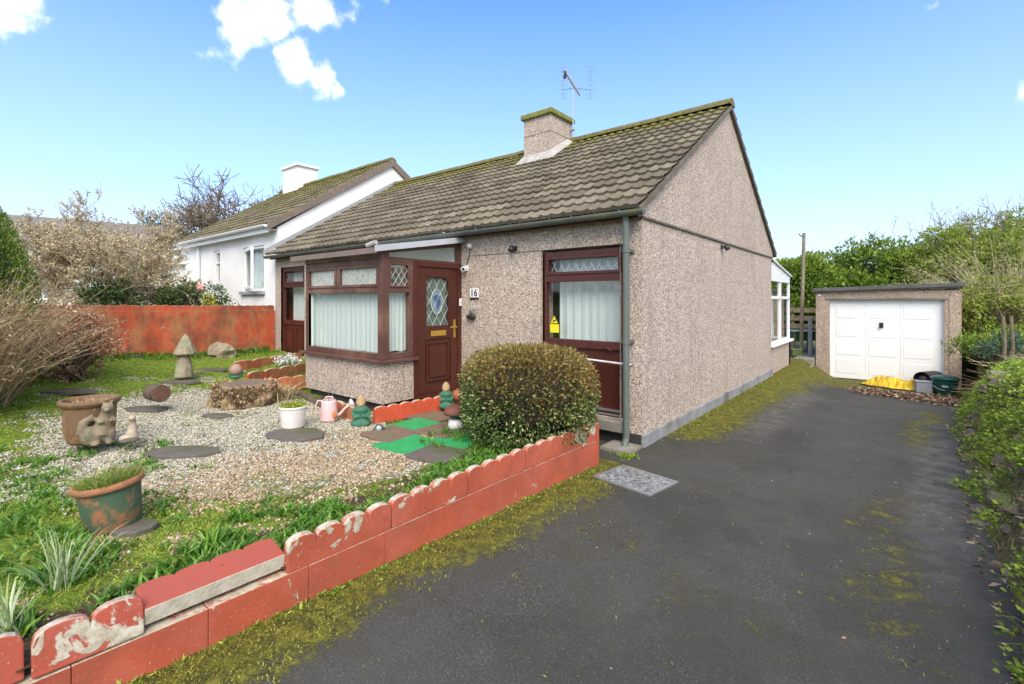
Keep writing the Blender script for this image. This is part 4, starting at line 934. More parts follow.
mb = MB(); mb.lathe([(.052, .13), (.06, .15), (.045, .185)], n=16); mb.build('neck', GREENP, e, smooth=True)
mb = MB(); mb.lathe([(.04, .17), (.12, .178), (.125, .20), (.095, .245), (.05, .265), (0, .27)], n=20, jit=.12); mb.build('cap', simple('cap_red_brown', (.20, .06, .04), (.12, .05, .03), 20, .7), e, smooth=True)
e, p = orn('terracotta_ball', 457, 402, .25, 'round terracotta ball ornament with small knob beside the front door', 'garden ornament')
mb = MB(); mb.blob((0, 0, .075), .075, 16); mb.build('ball', ORANGE if False else simple('terracotta_red', (.38, .10, .06), (.30, .07, .045), 9, .7), e, smooth=True)
mb = MB(); mb.blob((0.01, 0, .155), (.018, .018, .022), 8); mb.build('knob', TERRA, e, smooth=True)
e, p = orn('lantern', 379, 433, .2, 'tiny dark ornament with pale glassy front on slab near gnome', 'garden ornament')
mb = MB(); mb.lathe([(0, 0), (.055, .004), (.06, .02), (.05, .045), (.035, .07), (.02, .085), (0, .095)], n=12, jit=.3); mb.build('body', simple('dark_lead', (.06, .07, .065), (.12, .13, .12), 30, .6), e, smooth=True)
mb = MB(); mb.blob((0, -.035, .055), (.026, .018, .026), 10); mb.build('glass_front', simple('pale_glassy', (.45, .55, .48), rough=.15), e, smooth=True)
# white pot
e, p = orn('plant_pot', 293, 427, .22, 'white round pot with low lime-green plant standing on gravel', 'plant pot')
mb = MB(); mb.lathe([(0, 0), (.095, .0), (.105, .01), (.128, .19), (.135, .20), (.134, .215), (.12, .215), (.115, .17), (0, .17)], n=28); mb.build('pot', POTW, e, smooth=False, bevel=.002)
n = 900; a = RNG.random(n)*2*PI; r = .118*np.sqrt(RNG.random(n)); Pn = np.stack([r*np.cos(a), r*np.sin(a), .18+RNG.random(n)*.03], 1)
LIME = leafmat('lime_leaf', [(.20, .26, .02), (.30, .36, .04), (.42, .44, .07)]); Dn = rdir(n)*.6; Dn[:, 2] = abs(Dn[:, 2])+.4
leaves('plant', Pn, Dn, .04, .02, LIME, e)
# pink watering can
e, p = orn('watering_can', 329, 420, .21, 'faded pink watering can with orange patch beside the porch wall', 'watering can')
mb = MB(); mb.lathe([(0, 0), (.085, 0), (.09, .008), (.078, .20), (.07, .215), (.062, .215), (.06, .19), (0, .19)], n=22); mb.build('body', PINK, e, smooth=False, bevel=.002)
mb = MB(); mb.tube([(.08, -.02, .04), (.12, -.03, .07), (.16, -.04, .12), (.20, -.05, .155)], [.022, .016, .013, .012], 10); mb.build('spout', PINK, e, smooth=True)
M = Matrix.Translation((.205, -.05, .16)) @ Vector((.8, -.2, .55)).to_track_quat('Z', 'Y').to_matrix().to_4x4()
mb = MB(); mb.lathe([(.014, 0), (.045, .035), (.047, .045), (0, .05)], n=16, M=M); mb.build('rose', POTW, e, smooth=True)
mb = MB(); mb.tube([(-.07, 0, .05), (-.12, 0, .09), (-.135, 0, .16), (-.11, 0, .215), (-.065, 0, .21)], .009, 8); mb.tube([(-.05, 0, .21), (-.03, 0, .25), (.03, 0, .25), (.055, 0, .21)], .008, 8); mb.build('handle', PINK, e, smooth=True)
mb = MB(); mb.blob((.045, -.068, .06), (.04, .014, .045), 10, .3, 3); mb.build('orange_flower', ORANGE, e, smooth=True)
mb = MB(); mb.tube([(.0, 0, .19), (-.01, 0, .27), (.02, -.02, .33)], .004, 5); mb.tube([(.0, 0, .19), (.03, 0, .26), (.05, -.02, .29)], .003, 5); mb.build('dry_stem', WOODF, e)
# staddle stone
e, p = orn('staddle_stone', 184, 377, .40, 'stone mushroom-shaped staddle stone with pointed cap standing on the mossy lawn', 'staddle stone'); e.scale = (.80, .80, .90)
mb = MB(); mb.lathe([(.155, 0), (.155, .03), (.135, .15), (.10, .31), (.08, .36), (0, .37)], n=9, sx=1, jit=.12); mb.build('pillar', STONE, e, bevel=.015)
mb = MB(); mb.lathe([(0, .352), (.14, .35), (.175, .365), (.17, .39), (.125, .51), (.06, .63), (.02, .675), (0, .68)], cx=.02, n=8, jit=.22); mb.build('cap', simple('lichen_stone', (.36, .31, .21), (.20, .17, .10), 12, .9, .6, 40, dirt=(.16, .20, .08)), e, bevel=.012)
# loose boulder by the red wall
def stone(name, p, r, label, cat, m=STONE, seed=1, **k):
    mb = MB(); mb.blob((0, 0, r[2]*.6), r, 14, .5, seed); o = mb.build(name, m, None, loc=p, smooth=False, bevel=.01); return tag(o, label, cat, **k)
stone('boulder', atZ(222, 357, .45), (.32, .2, .17), 'low lichen-covered boulder against foot of the red boundary wall', 'boulder')
# log round
p = atZ(157, 404, .33); e = empty('log_round', p, face_cam(p)+R(25), label='short dark log lying on its side on a slate near staddle stone', cat='log'); e.scale = (.8,)*3; e.location.z += .03
mb = MB(); mb.tube([(0, -.12, .12), (0, .14, .12)], [.12, .115], 18); mb.build('bark', BARK, e)
mb = MB(); mb.tube([(0, -.126, .12), (0, -.119, .12)], .108, 18); mb.build('cut_face', CUT, e)
# stump with ball ornament
p = atZ(245, 401, .24); e = empty('tree_stump', p, 0, label='wide ragged tree stump on the gravel left of the porch', cat='tree stump'); e.scale = (.72, .72, .95)
rn = random.Random(4); mb = MB(); mb.lathe([(.50, -.02), (.47, .06), (.44, .14), (.43, .22), (.40, .235)], n=40, jit=.28); mb.build('bark', m_bark('ragged_bark', (.06, .035, .02), (.42, .30, .17), 6), e)
mb = MB(); mb.lathe([(.39, .225), (.25, .245), (.0, .24)], n=36, jit=.2); mb.build('cut_top', simple('old_cut_wood', (.20, .15, .11), (.12, .085, .06), 9, .95, .5, 30), e)
n = 1500; a = RNG.random(n)*2*PI; Pn = np.stack([.45*np.cos(a), .45*np.sin(a), RNG.random(n)*.22], 1); Dn = np.stack([np.cos(a), np.sin(a), RNG.normal(size=n)*.8], 1)
FLAKE = leafmat('dry_flake', [(.10, .06, .03), (.30, .20, .10), (.50, .38, .24)], .9, .1)
leaves('bark_flakes', Pn, Dn, .07, .04, FLAKE, e)
ep = atZ(236, 379, .47); e = empty('ball_ornament', ep, face_cam(ep), label='small green figure holding a pinkish stone ball on the tree stump', cat='garden ornament')
mb = MB(); mb.blob((0, 0, .03), (.07, .06, .03)); mb.blob((-.06, 0, .07), (.022, .03, .05)); mb.blob((.06, 0, .07), (.022, .03, .05)); fuse(mb.build('figure', GREENP, e), .007)
mb = MB(); mb.blob((0, 0, .12), .078, 14, .12); mb.build('ball', simple('pinkish_stone', (.36, .22, .17), (.28, .20, .13), 12, .8), e, smooth=True)
# glazed urn with animal ornament
p = atZ(90, 441, .27); e = empty('garden_urn', p, 0, label='large glazed bronze-brown urn on the lawn behind the stone animal', cat='urn'); e.scale = (.82, .82, 1)
mb = MB(); mb.lathe([(0, 0), (.17, 0), (.19, .02), (.215, .12), (.222, .25), (.225, .31), (.25, .33), (.262, .35), (.255, .372), (.225, .372), (.205, .33), (0, .30)], n=36); mb.build('pot', POTB, e, smooth=False, bevel=.003)
for k in range(5):
    pass
mb = MB(); mb.lathe([(.213, .30), (0, .31)], n=24); mb.build('soil', simple('dry_soil', (.16, .10, .06), (.28, .19, .12), 16, .95, .5, 30), e)
n = 160; a = RNG.random(n)*2*PI; r = .19*np.sqrt(RNG.random(n)); Pn = np.stack([r*np.cos(a), r*np.sin(a), np.full(n, .31)], 1); Dn = rdir(n); Dn[:, 2] = abs(Dn[:, 2])*.7
DRYB = leafmat('dry_blade', [(.30, .22, .10), (.48, .38, .20), (.62, .52, .32)], .7, .2)
blades('dead_stems', Pn, Dn, .09, .006, .4, DRYB, e)
p2 = atZ(100, 445, .27); p2 = p2 + Vector((0, 0, 0)); e = empty('animal_ornament', p2, face_cam(p2), label='weathered stone squirrel ornament standing up against the bronze urn', cat='garden ornament')
mb = MB(); mb.blob((-.05, 0, .085), (.085, .07, .085), 14); mb.blob((.05, 0.01, .08), (.06, .055, .08), 14); mb.tube([(.0, .0, .08), (.03, .02, .18), (.045, .02, .25), (.05, .0, .30)], [.07, .062, .05, .04], 12)
mb.blob((.05, -.02, .315), (.045, .055, .042), 12); mb.blob((.045, -.065, .30), (.022, .028, .02), 10)
for q in (-1, 1): mb.blob((.05+q*.028, .005, .355), (.012, .01, .022), 8); mb.tube([(.04+q*.045, -.0, .22), (.045+q*.05, -.05, .20), (.045+q*.02, -.075, .215)], [.022, .018, .014], 8)
mb.tube([(-.08, .0, .05), (-.12, .01, .12), (-.105, .01, .20), (-.05, .01, .24), (-.015, .01, .20)], [.03, .038, .038, .03, .016], 10)
mb.blob((-.03, -.06, .03), (.035, .05, .022), 10); mb.blob((.06, -.06, .03), (.03, .05, .02), 10)
fuse(mb.build('body', simple('brown_weathered_stone', (.27, .21, .13), (.14, .12, .08), 12, .9, .6, 50, dirt=(.10, .09, .055)), e), .007)
e, p = orn('standing_figure', 132, 441, .27, 'small pale stone upright animal right of the bronze urn', 'garden ornament')
mb = MB(); mb.tube([(0, 0, 0), (.0, 0, .08), (.005, 0, .15), (0, -.01, .19)], [.05, .042, .028, .024], 12); mb.blob((0, -.02, .205), (.028, .038, .026), 10); mb.blob((-.045, -.0, .03), (.05, .045, .035), 10)
for q in (-1, 1): mb.blob((q*.016, 0, .235), (.009, .008, .016), 8)
fuse(mb.build('body', simple('pale_stone', (.46, .38, .28), (.30, .25, .18), 14, .9, .4, 50), e), .006)
mb = MB(); mb.blob((-.02, -.05, .02), (.07, .04, .022), 10, .2); mb.build('foot_stone', SLATE, e, smooth=True)
# foreground planter
p = atZ(115, 526, .205); e = empty('plant_pot', p, 0, label='terracotta pot with flaking green paint full of grass, nearest the low wall', cat='plant pot'); e.rotation_euler = (R(3), R(-6), YAW); e.scale = (.86, .86, .9)
mb = MB(); mb.lathe([(0, -.01), (.132, 0), (.140, .012), (.156, .15), (.166, .275), (.166, .278)], n=40, sx=1.06); mb.build('pot', POTG, e, smooth=True)
mb = MB(); mb.lathe([(.168, .262), (.184, .268), (.188, .285), (.186, .302), (.176, .308), (.165, .304), (.158, .26)], n=40, sx=1.06); mb.build('rim', simple('terracotta_rim', (.40, .17, .075), (.28, .13, .065), 14, .85, .3, 50), e, smooth=True)
mb = MB(); mb.lathe([(.163, .262), (0, .27)], n=24, sx=1.06); mb.build('soil', simple('pot_soil', (.05, .035, .02), (.09, .065, .03), 16, .95), e)
GRS = leafmat('grass_blade', [(.10, .17, .02), (.17, .26, .035), (.27, .36, .06), (.40, .40, .12)], .55, .35)
n = 1500; a = RNG.random(n)*2*PI; r = .155*np.sqrt(RNG.random(n)); Pn = np.stack([r*np.cos(a)*1.06, r*np.sin(a), np.full(n, .26)], 1); Dn = rdir(n)*.35; Dn[:, 2] = 1; Dn[:, :2] += Pn[:, :2]*2.2
blades('grass', Pn, Dn, RNG.uniform(.05, .13, n), .004, .35, GRS, e)
n = 34; a = RNG.random(n)*2*PI; r = .14*np.sqrt(RNG.random(n)); Pn = np.stack([r*np.cos(a), r*np.sin(a), np.full(n, .26)], 1); Dn = rdir(n)*.4; Dn[:, 2] = .9; Dn[:, 0] += .25
blades('long_dry_stems', Pn, Dn, RNG.uniform(.15, .34, n), .005, .5, DRYB, e)
# slabs and slates
FLATS = []
def flat(px, py, z, w, l, rz, label, m, name='stepping_slab', grp=None, seed=1, th=.045, irr=.0, n=4, lift=.03):
    p = atZ(px, py, z); rn = random.Random(seed); FLATS.append((p.x, p.y, w/2, l/2, R(rz)))
    if n == 4: poly = [(-w/2, -l/2), (w/2, -l/2), (w/2, l/2), (-w/2, l/2)]
    else: poly = [(w/2*math.cos(2*PI*k/n)*(1+rn.uniform(-irr, irr)), l/2*math.sin(2*PI*k/n)*(1+rn.uniform(-irr, irr))) for k in range(n)]
    mb = MB(); mb.prism(poly, (0, 0, -th), (1, 0, 0), (0, 1, 0), (0, 0, 1), th)
    o = mb.build(name, m, None, bevel=.006); zz = gardH(p.x, p.y); o.location = (p.x, p.y, zz+lift); o.rotation_euler = (R(rn.uniform(-1, 1)), R(rn.uniform(-1, 1)), R(rz)); return tag(o, label, 'stepping stone', grp)
g = 'square slabs laid in front of the door'
flat(417, 427, .2, .46, .46, 4, 'bright green painted square slab closest to the red scalloped edging', SLABG, grp=g, lift=.022)
flat(408, 446, .2, .46, .46, 2, 'bright green painted square slab at the edge of tan gravel', SLABG, grp=g, seed=2, lift=.022)
flat(459, 441, .2, .44, .44, 5, 'bright green painted slab partly under the round clipped bush', SLABG, grp=g, seed=3, lift=.02)
flat(444, 432, .2, .44, .44, 3, 'reddish brown square slab under the toadstool ornament', SLABB, grp=g, seed=4)
flat(391, 436, .2, .44, .40, 1, 'dark brown slab between tiny lantern ornament and the green slabs', SLABB, grp=g, seed=5)
flat(432, 417, .2, .44, .40, 2, 'mossy brown slab at the foot of the front door', SLABB, grp=g, seed=6, lift=.015)
flat(438, 456, .2, .42, .38, 8, 'dark wet slab beside shoots at front of green slabs', SLATE, grp=g, seed=7)
g = 'slates set in the gravel and lawn'
SL = [(181, 446, .62, .30, 38, 'largest dark slate in the foreground right of stone animal'), (146, 407, .50, .26, 40, 'dark slate lying just beneath the short log'), (178, 388, .55, .22, 45, 'dark slate on gravel just below the staddle stone'),
      (62, 402, .75, .24, 40, 'long slate behind the bronze urn'), (125, 374, .6, .2, 40, 'farthest slate in lawn left of staddle stone'), (212, 378, .5, .2, 40, 'slate beside foot of staddle stone on its right'),
      (296, 429, .60, .42, 20, 'mossy slate under the white pot'), (218, 411, .34, .16, 30, 'small slate on gravel in front of tree stump'), (132, 517, .3, .2, 30, 'small brown slate at foot of flaking green pot')]
for i, (px, py, w_, l_, rz, lb) in enumerate(SL): flat(px, py, .27, w_, l_, rz, lb, SLATE, grp=g, seed=20+i, irr=.12, n=9, name='slate')
# kerb of rounded old edging from stump to porch
mb = MB(); pts = [atZ(x, y, .2) for x, y in ((288, 393), (300, 396), (316, 403), (330, 410), (340, 417))]
mb.tube([(q.x, q.y, gardH(q.x, q.y)+.02) for q in pts], [.04, .05, .055, .05, .045], 8); o = mb.build('log_edging', BARK, None, smooth=True); tag(o, 'low brown log edging curving between the gravel and porch wall', 'border edging')
# daisies in pots left of the porch
for i, (px, py, lb) in enumerate(((284, 362, 'clump of white flowers left of another, under the maroon left door'), (293, 361, 'clump of white flowers nearest porch corner, under maroon left door'))):
    p = atZ(px, py, .50); e = empty('flower_clump', (p.x, p.y, .40), 0, label=lb, cat='flower', group='white flowers by the left door'); n = 160; Pn = RNG.normal(size=(n, 3))*[.07, .07, .04] + [0, 0, .12]
    leaves('petals', Pn, rdir(n), .04, .03, leafmat('white_petal', [(.6, .6, .55), (.8, .8, .76)]), e); Pn = RNG.normal(size=(n, 3))*[.08, .08, .04] + [0, 0, .05]; leaves('foliage', Pn, rdir(n), .05, .02, GRS, e)
# manhole cover
c = [atZ(x, y, 0) for x, y in ((593, 478), (622.5, 465.5), (675, 482.5), (654, 498))]
cen = sum(c, Vector())/4; ux = ((c[2]-c[1])+(c[3]-c[0])).normalized(); uy = Vector((-ux.y, ux.x, 0)); w_ = ((c[2]-c[1]).length+(c[3]-c[0]).length)/2; l_ = ((c[1]-c[0]).length+(c[2]-c[3]).length)/2
e = empty('manhole_cover', (cen.x, cen.y, 0), math.atan2(ux.y, ux.x), label='rectangular galvanised drain cover set in the driveway by wall end', cat='manhole cover')
mb = MB(); fr = Fr((0, 0, 0), (1, 0, 0), (0, 1, 0))
for (a, b, c_, d_) in ((-w_/2, w_/2, -l_/2, -l_/2+.03), (-w_/2, w_/2, l_/2-.03, l_/2), (-w_/2, -w_/2+.03, -l_/2+.03, l_/2-.03), (w_/2-.03, w_/2, -l_/2+.03, l_/2-.03)): mb.box(a, b, c_, d_, .002, .014)
mb.build('frame', METAL, e)
tm = NT('cover_plate'); nn = tm.noise(28, 6, .75); cc = tm.ramp(nn, [(.42, (.30, .31, .32)), (.5, (.16, .16, .15)), (.6, (.05, .05, .045))]); tm.col(cc).rough(.6)
mb = MB(); mb.box(-w_/2+.03, w_/2-.03, -l_/2+.03, l_/2-.03, .002, .009); rn = random.Random(2)
for i in range(13):
    for j in range(8):
        x = -w_/2+.06+i*(w_-.12)/12; y = -l_/2+.055+j*(l_-.11)/7; a = R(45 if (i+j) % 2 else -45)
        M = Matrix.Translation((x, y, .0105)) @ Matrix.Rotation(a, 4, 'Z'); mb.obox(M, .028, .007, .005, 1)
mb.build('plate', [tm.m, METAL], e)
for s in (-1, 1): mb = MB(); mb.bar((0, -l_/2+.03, .011), (s*w_*.25, l_/2-.03, .011), .012, .006) ; mb.build('rib', METAL, e)

# ------------------------------------------------------------------ by the garage
ZG = -.44
p = atZ(945, 394, ZG); e = empty('plastic_tub', p, face_cam(p), label='dark green lidded plastic tub with handle beside the roller at garage', cat='tub')
mb = MB(); mb.lathe([(0, 0), (.17, 0), (.18, .02), (.215, .30), (.215, .31)], n=28); mb.build('body', DKGREEN, e, smooth=True)
mb = MB(); mb.lathe([(.215, .30), (.235, .305), (.235, .335), (.20, .36), (.08, .385), (0, .39)], n=28); mb.build('lid', DKGREEN, e, smooth=True)
mb = MB(); mb.tube([(-.21, 0, .26), (-.20, -.11, .18), (-.10, -.22, .12), (.0, -.235, .11)], .008, 6); mb.build('handle', simple('pale_handle', (.3, .4, .36)), e, smooth=True)
mb = MB(); mb.box(-.05, .05, -.217, -.205, .16, .20); mb.build('label_patch', simple('pale_patch', (.35, .45, .42)), e)
a = atZ(922, 388, ZG); b_ = atZ(955, 384, ZG); e = empty('roll', ((a+b_)/2).xyz, 0, label='dark grey rolled mat lying against the garage door behind green tub', cat='roll')
d_ = (b_-a)/2; rr_ = .17; mb = MB(); mb.tube([(-d_.x, -d_.y, rr_), (d_.x, d_.y, rr_)], rr_, 22, cap=False); mb.tube([(-d_.x, -d_.y, rr_), (d_.x, d_.y, rr_)], rr_*.86, 22, cap=False); mb.tube([(-d_.x*.98, -d_.y*.98, rr_), (d_.x*.98, d_.y*.98, rr_)], rr_*.5, 16)
mb.build('mat', simple('dark_rubber', (.05, .045, .045), (.035, .03, .03), 6, .7), e, smooth=True)
e.location = e.location + Vector((.0, .12, 0))
p = atZ(924, 393, ZG); e = empty('storage_box', p, face_cam(p)+.25, label='small grey plastic box between yellow tarpaulin and green tub', cat='box')
mb = MB(); mb.box(-.13, .13, -.02, .16, 0, .22); mb.build('body', GREYP, e, bevel=.01); mb = MB(); mb.box(-.138, .138, -.028, .168, .221, .245); mb.build('lid', GREYP, e, bevel=.006)
# yellow tarpaulin: a crumpled heap of sheet
a = atZ(862, 384, ZG); b_ = atZ(920, 392, ZG); L = (b_-a).length; u = (b_-a).normalized(); v = Vector((-u.y, u.x, 0)); nx, ny = 70, 30; V = []; Fs = []
for j in range(ny+1):
    for i in range(nx+1):
        s = i/nx; t = j/ny; w_ = .48*(math.sin(PI*min(1, s*1.0+.08))**.5)*(1 - .25*s) if s < .96 else .2
        q = a + u*(s*L*1.05 + .05*nz(s*3, t*3, 1.7)) + v*((t-.25)*w_*1.5 + .06*nz(s*4, t*2, 2, 3))
        ed = min(1, 5*min(t, 1-t, s*1.5, (1-s)*1.5)); h = 1.6*ed*(.13 + .06*nz(s*4, t*2, 1, 9) - .10*abs(nz(s*9+t*3, t*3, 1, 4)) - .06*abs(nz(s*19-t*5, t*7, 1, 2)) + .012*nz(s*60, t*24, 1, 2)); V.append((q.x, q.y, ZG+.012+max(0, h)))
for j in range(ny):
    for i in range(nx): k = j*(nx+1)+i; Fs.append((k, k+1, k+nx+2, k+nx+1))
me = bpy.data.meshes.new('tarpaulin'); me.from_pydata(V, [], Fs); o = link('tarpaulin', me, TARP, smooth=True); so_ = o.modifiers.new('th', 'SOLIDIFY'); so_.thickness = .006
tag(o, 'crumpled bright yellow tarpaulin lying before the white garage door', 'tarpaulin')
mb = MB(); mb.tube([V[i*1] for i in range(0, nx+1, 3)], .012, 6); mb.build('dark_hem', BLACK, o)
# steps, post, fence, table, pole behind the conservatory
mb = MB(); q0 = atZ(791, 375, -.12); 
mb.box(.02, .29, 9.05, 9.5, -.5, -.13); o = mb.build('step', CONC, None, bevel=.015); tag(o, 'lower mossy concrete step left of the garage', 'step', 'concrete steps left of the garage')
mb = MB(); mb.box(-.15, .29, 9.5, 11.2, -.5, .02); o = mb.build('step', CONC, None, bevel=.015); tag(o, 'upper mossy concrete step beside the garage corner', 'step', 'concrete steps left of the garage')
def D(px, py, d): return atD(px, py, d)
b0 = D(801, 352, 13.2); t0 = D(804, 233, 13.2)
e = empty('wooden_pole', (b0.x, b0.y, 0), 0, label='tall thin wooden pole standing left of the garage with hook on top', cat='pole')
mb = MB(); mb.tube([(0, 0, -.1), ((t0.x-b0.x)*.5, (t0.y-b0.y)*.5, t0.z*.5), (t0.x-b0.x, t0.y-b0.y, t0.z)], [.05, .045, .04], 10); mb.build('post', simple('pole_wood', (.26, .22, .14), (.18, .15, .10), 7, .9), e)
mb = MB(); k = Vector((t0.x-b0.x, t0.y-b0.y, t0.z)); mb.tube([k+Vector((0, 0, -.1)), k+RT*-.10+Vector((0, 0, -.08)), k+RT*-.13+Vector((0, 0, -.02))], .015, 6); mb.build('hook', BLACK, e)
f0 = D(780, 330, 16.5); f1 = D(822, 330, 16); e = empty('wooden_fence', (f0.x, f0.y, 0), 0, label='dark weathered wooden fence seen between the conservatory and garage', cat='fence'); dv = f1-f0; dv.z = 0
mb = MB()
for z in (.35, .62, .89, 1.16): mb = MB(); mb.bar(Vector((0, 0, z)) - dv*.4, Vector((0, 0, z)) + dv*1.6, .03, .16); mb.build('rail', WOODF, e)
for t in (-.3, .3, 1.0, 1.5): mb = MB(); q = dv*t; mb.box(q.x-.05, q.x+.05, q.y+.03, q.y+.12, -.2, 1.35); mb.build('post', WOODF, e)
q = D(801, 331, 13.6); e = empty('garden_table', (q.x, q.y, .02), YAW, label='small pale-topped green garden table behind the wooden pole', cat='table')
zt = q.z; mb = MB(); mb.box(-.36, .36, -.25, .25, zt-.03, zt); mb.build('table_top', simple('pale_green_top', (.34, .40, .34)), e, bevel=.008)
mb = MB(); mb.box(-.30, .30, -.2, .2, zt-.28, zt-.031); mb.build('shelf_box', simple('green_box', (.03, .12, .04)), e)
for sx in (-1, 1):
    for sy in (-1, 1): mb = MB(); mb.box(sx*.31-.02, sx*.31+.02, sy*.21-.02, sy*.21+.02, 0, zt-.032); mb.build('leg', WOODF, e)
q = D(815.5, 330, 12.9); mb = MB(); mb.box(-.05, .05, -.05, .05, 0, 1.05); o = mb.build('gate_post', simple('grey_post', (.30, .33, .34), (.24, .26, .27)), None, loc=(q.x-.12, q.y, -.02), bevel=.008); tag(o, 'plain grey metal post at the left corner of garage', 'post')
q = D(797, 350, 13.0); e = empty('crate', (q.x, q.y, .0), .3, label='small green crate standing at the foot of the wooden pole', cat='crate'); mb = MB(); mb.box(-.12, .12, -.1, .1, 0, .16); mb.build('body', simple('olive_crate', (.13, .17, .05)), e, bevel=.01); mb = MB(); mb.box(-.13, .13, -.11, .11, .161, .185); mb.build('rim', simple('crate_rim', (.22, .26, .10)), e)
# ------------------------------------------------------------------ right-hand bank (old stone hedge covered in weeds)
def bankh(x, y):
    e = edgeX(y); h = driveH(e, y)
    w = .55 + .25*nz(0, y, .6, 7) + .35*ss(5, 9, y)
    r = ss(0, w, x-e); top = .78 + .12*nz(x, y, .8, 3)
    return h - .03 + top*(r**.8) + (.09*nz(x, y, 2.6, 1) + .06*nz(x, y, 6, 2) + .03*nz(x, y, 14, 4))*min(1, r*2.5)
t = NT('bank_earth'); n = t.noise(7, 7, .7); f = t.noise(30, 6, .7)
c = t.ramp(f, [(.3, (.05, .036, .022)), (.5, (.14, .105, .065)), (.64, (.28, .225, .155)), (.78, (.42, .36, .27))])
c = t.mix(t.ramp(n, [(.46, 0.), (.6, .7)]), c, t.ramp(t.noise(19, 5, .7), [(.3, (.08, .11, .018)), (.7, (.24, .28, .05))]))
t.col(c).rough(.95).spec(.15); t.bump(f, 1, .04); BANKM = t.m
xs = list(np.arange(2.3, 4.2, .045)) + [4.4, 4.8, 5.4, 6.2, 7.5]; ys = list(np.arange(-6.5, 11.5, .06)); V = []; Fs = []
for y in ys:
    for x in xs: V.append((x, y, bankh(x, y) if x > edgeX(y)-.04 else driveH(x, y)-.12))
n = len(xs)
for j in range(len(ys)-1):
    for i in range(n-1): Fs.append((j*n+i, j*n+i+1, (j+1)*n+i+1, (j+1)*n+i))
me = bpy.data.meshes.new('bank'); me.from_pydata(V, [], Fs); link('bank', me, BANKM, kind='structure', smooth=True)
# stones showing on its face
rn = random.Random(12)
BST = [simple('bank_stone_a', (.22, .18, .14), (.13, .10, .075), 9, .95, .6, 30, dirt=(.14, .17, .04)), simple('bank_stone_b', (.30, .25, .20), (.18, .14, .10), 7, .95, .6, 30, dirt=(.10, .12, .03))]
mb = MB()
for i in range(420):
    y = rn.uniform(-4.2, 9); x = edgeX(y) + rn.uniform(.0, .55); z = bankh(x, y); s = rn.uniform(.02, .085)*(1.5 if rn.random() < .15 else 1)
    mb.blob((x, y, z-.3*s), (s, s*rn.uniform(.6, 1.3), s*rn.uniform(.4, .8)), 8, .7, i, M=Matrix.Rotation(rn.uniform(0, 3), 3, 'Z'), freq=1.6)
o = mb.build('bank_stones', BST[0], None); tag(o, 'mossy rubble stones poking out of the right bank', 'stones', kind='stuff')
# weeds on the bank
WEED = leafmat('weed_leaf', [(.08, .13, .018), (.17, .26, .028), (.30, .42, .045), (.45, .56, .08)], .5, .35)
P = []; D_ = []; L_ = []; Rn = []
rn = random.Random(3)
for i in range(3600):
    y = rn.uniform(-4.4, 9.6); x = edgeX(y) + .02 + 1.25*rn.random()**1.1
    if mnoise.noise(Vector((x*1.9, y*1.9, 3))) + .35*mnoise.noise(Vector((x*6, y*6, 8))) < .05 - .2*ss(6, 8, y) - .1*ss(0, -3, y): continue
    s = rn.uniform(.05, .15)*(1+.3*ss(3, 8, y)); k = rn.randint(30, 60); z = bankh(x, y); q = rn.random()*.5
    for j in range(k):
        a = rn.uniform(0, 6.28); r = s*math.sqrt(rn.random()); el = rn.uniform(.0, 1)
        P.append((x+r*math.cos(a)-.02, y+r*math.sin(a), z + s*.6*rn.random())); D_.append((math.cos(a)-.35, math.sin(a), el)); L_.append(rn.uniform(.012, .032)*(1+.5*ss(3, 8, y))); Rn.append(min(1, q+rn.random()*.5))
P = np.array(P); L_ = np.array(L_); o = leaves('bank_weeds', P, np.array(D_), L_, L_*.7, WEED, rnd=np.array(Rn)); tag(o, 'bright green weeds spreading over the right bank', 'weeds', kind='stuff')
P = []; D_ = []
for i in range(5200):
    y = rn.uniform(-4.4, 9.4); x = edgeX(y) + 1.2*rn.random()**1.2
    P.append((x, y, bankh(x, y)-.01)); D_.append((rn.gauss(-.3, .6), rn.gauss(0, .6), rn.uniform(.3, 1.2)))
o = blades('bank_grass', np.array(P), np.array(D_), RNG.uniform(.05, .15, len(P)), .006, .5, leafmat('bank_grass', [(.08, .12, .015), (.16, .22, .03), (.38, .32, .14)], .6, .3)); tag(o, 'thin grass and dead stalks on the right bank', 'grass', kind='stuff')
# dead stalks and brambles in heaps near the garage end
A = []; B = []
for i in range(650):
    y = rn.uniform(6.3, 9.4); x = edgeX(y) + rn.uniform(.15, 1.2); z = bankh(x, y) + rn.uniform(0, .18); d = Vector((rn.gauss(-.1, .5), rn.gauss(-.4, .8), rn.gauss(.05, .2))).normalized()*rn.uniform(.15, .55)
    A.append((x, y, z)); B.append((x+d.x, y+d.y, max(z+d.z, bankh(x+d.x, y+d.y))))
STK = leafmat('dead_stalk', [(.14, .09, .05), (.32, .22, .13), (.50, .38, .24)], .9, 0)
o = twigs('brushwood', A, B, np.full(len(A), .007), np.full(len(A), .004), STK, rnd=RNG.random(len(A))); tag(o, 'heap of dead stalks piled on the bank beside the garage', 'brushwood', kind='stuff')
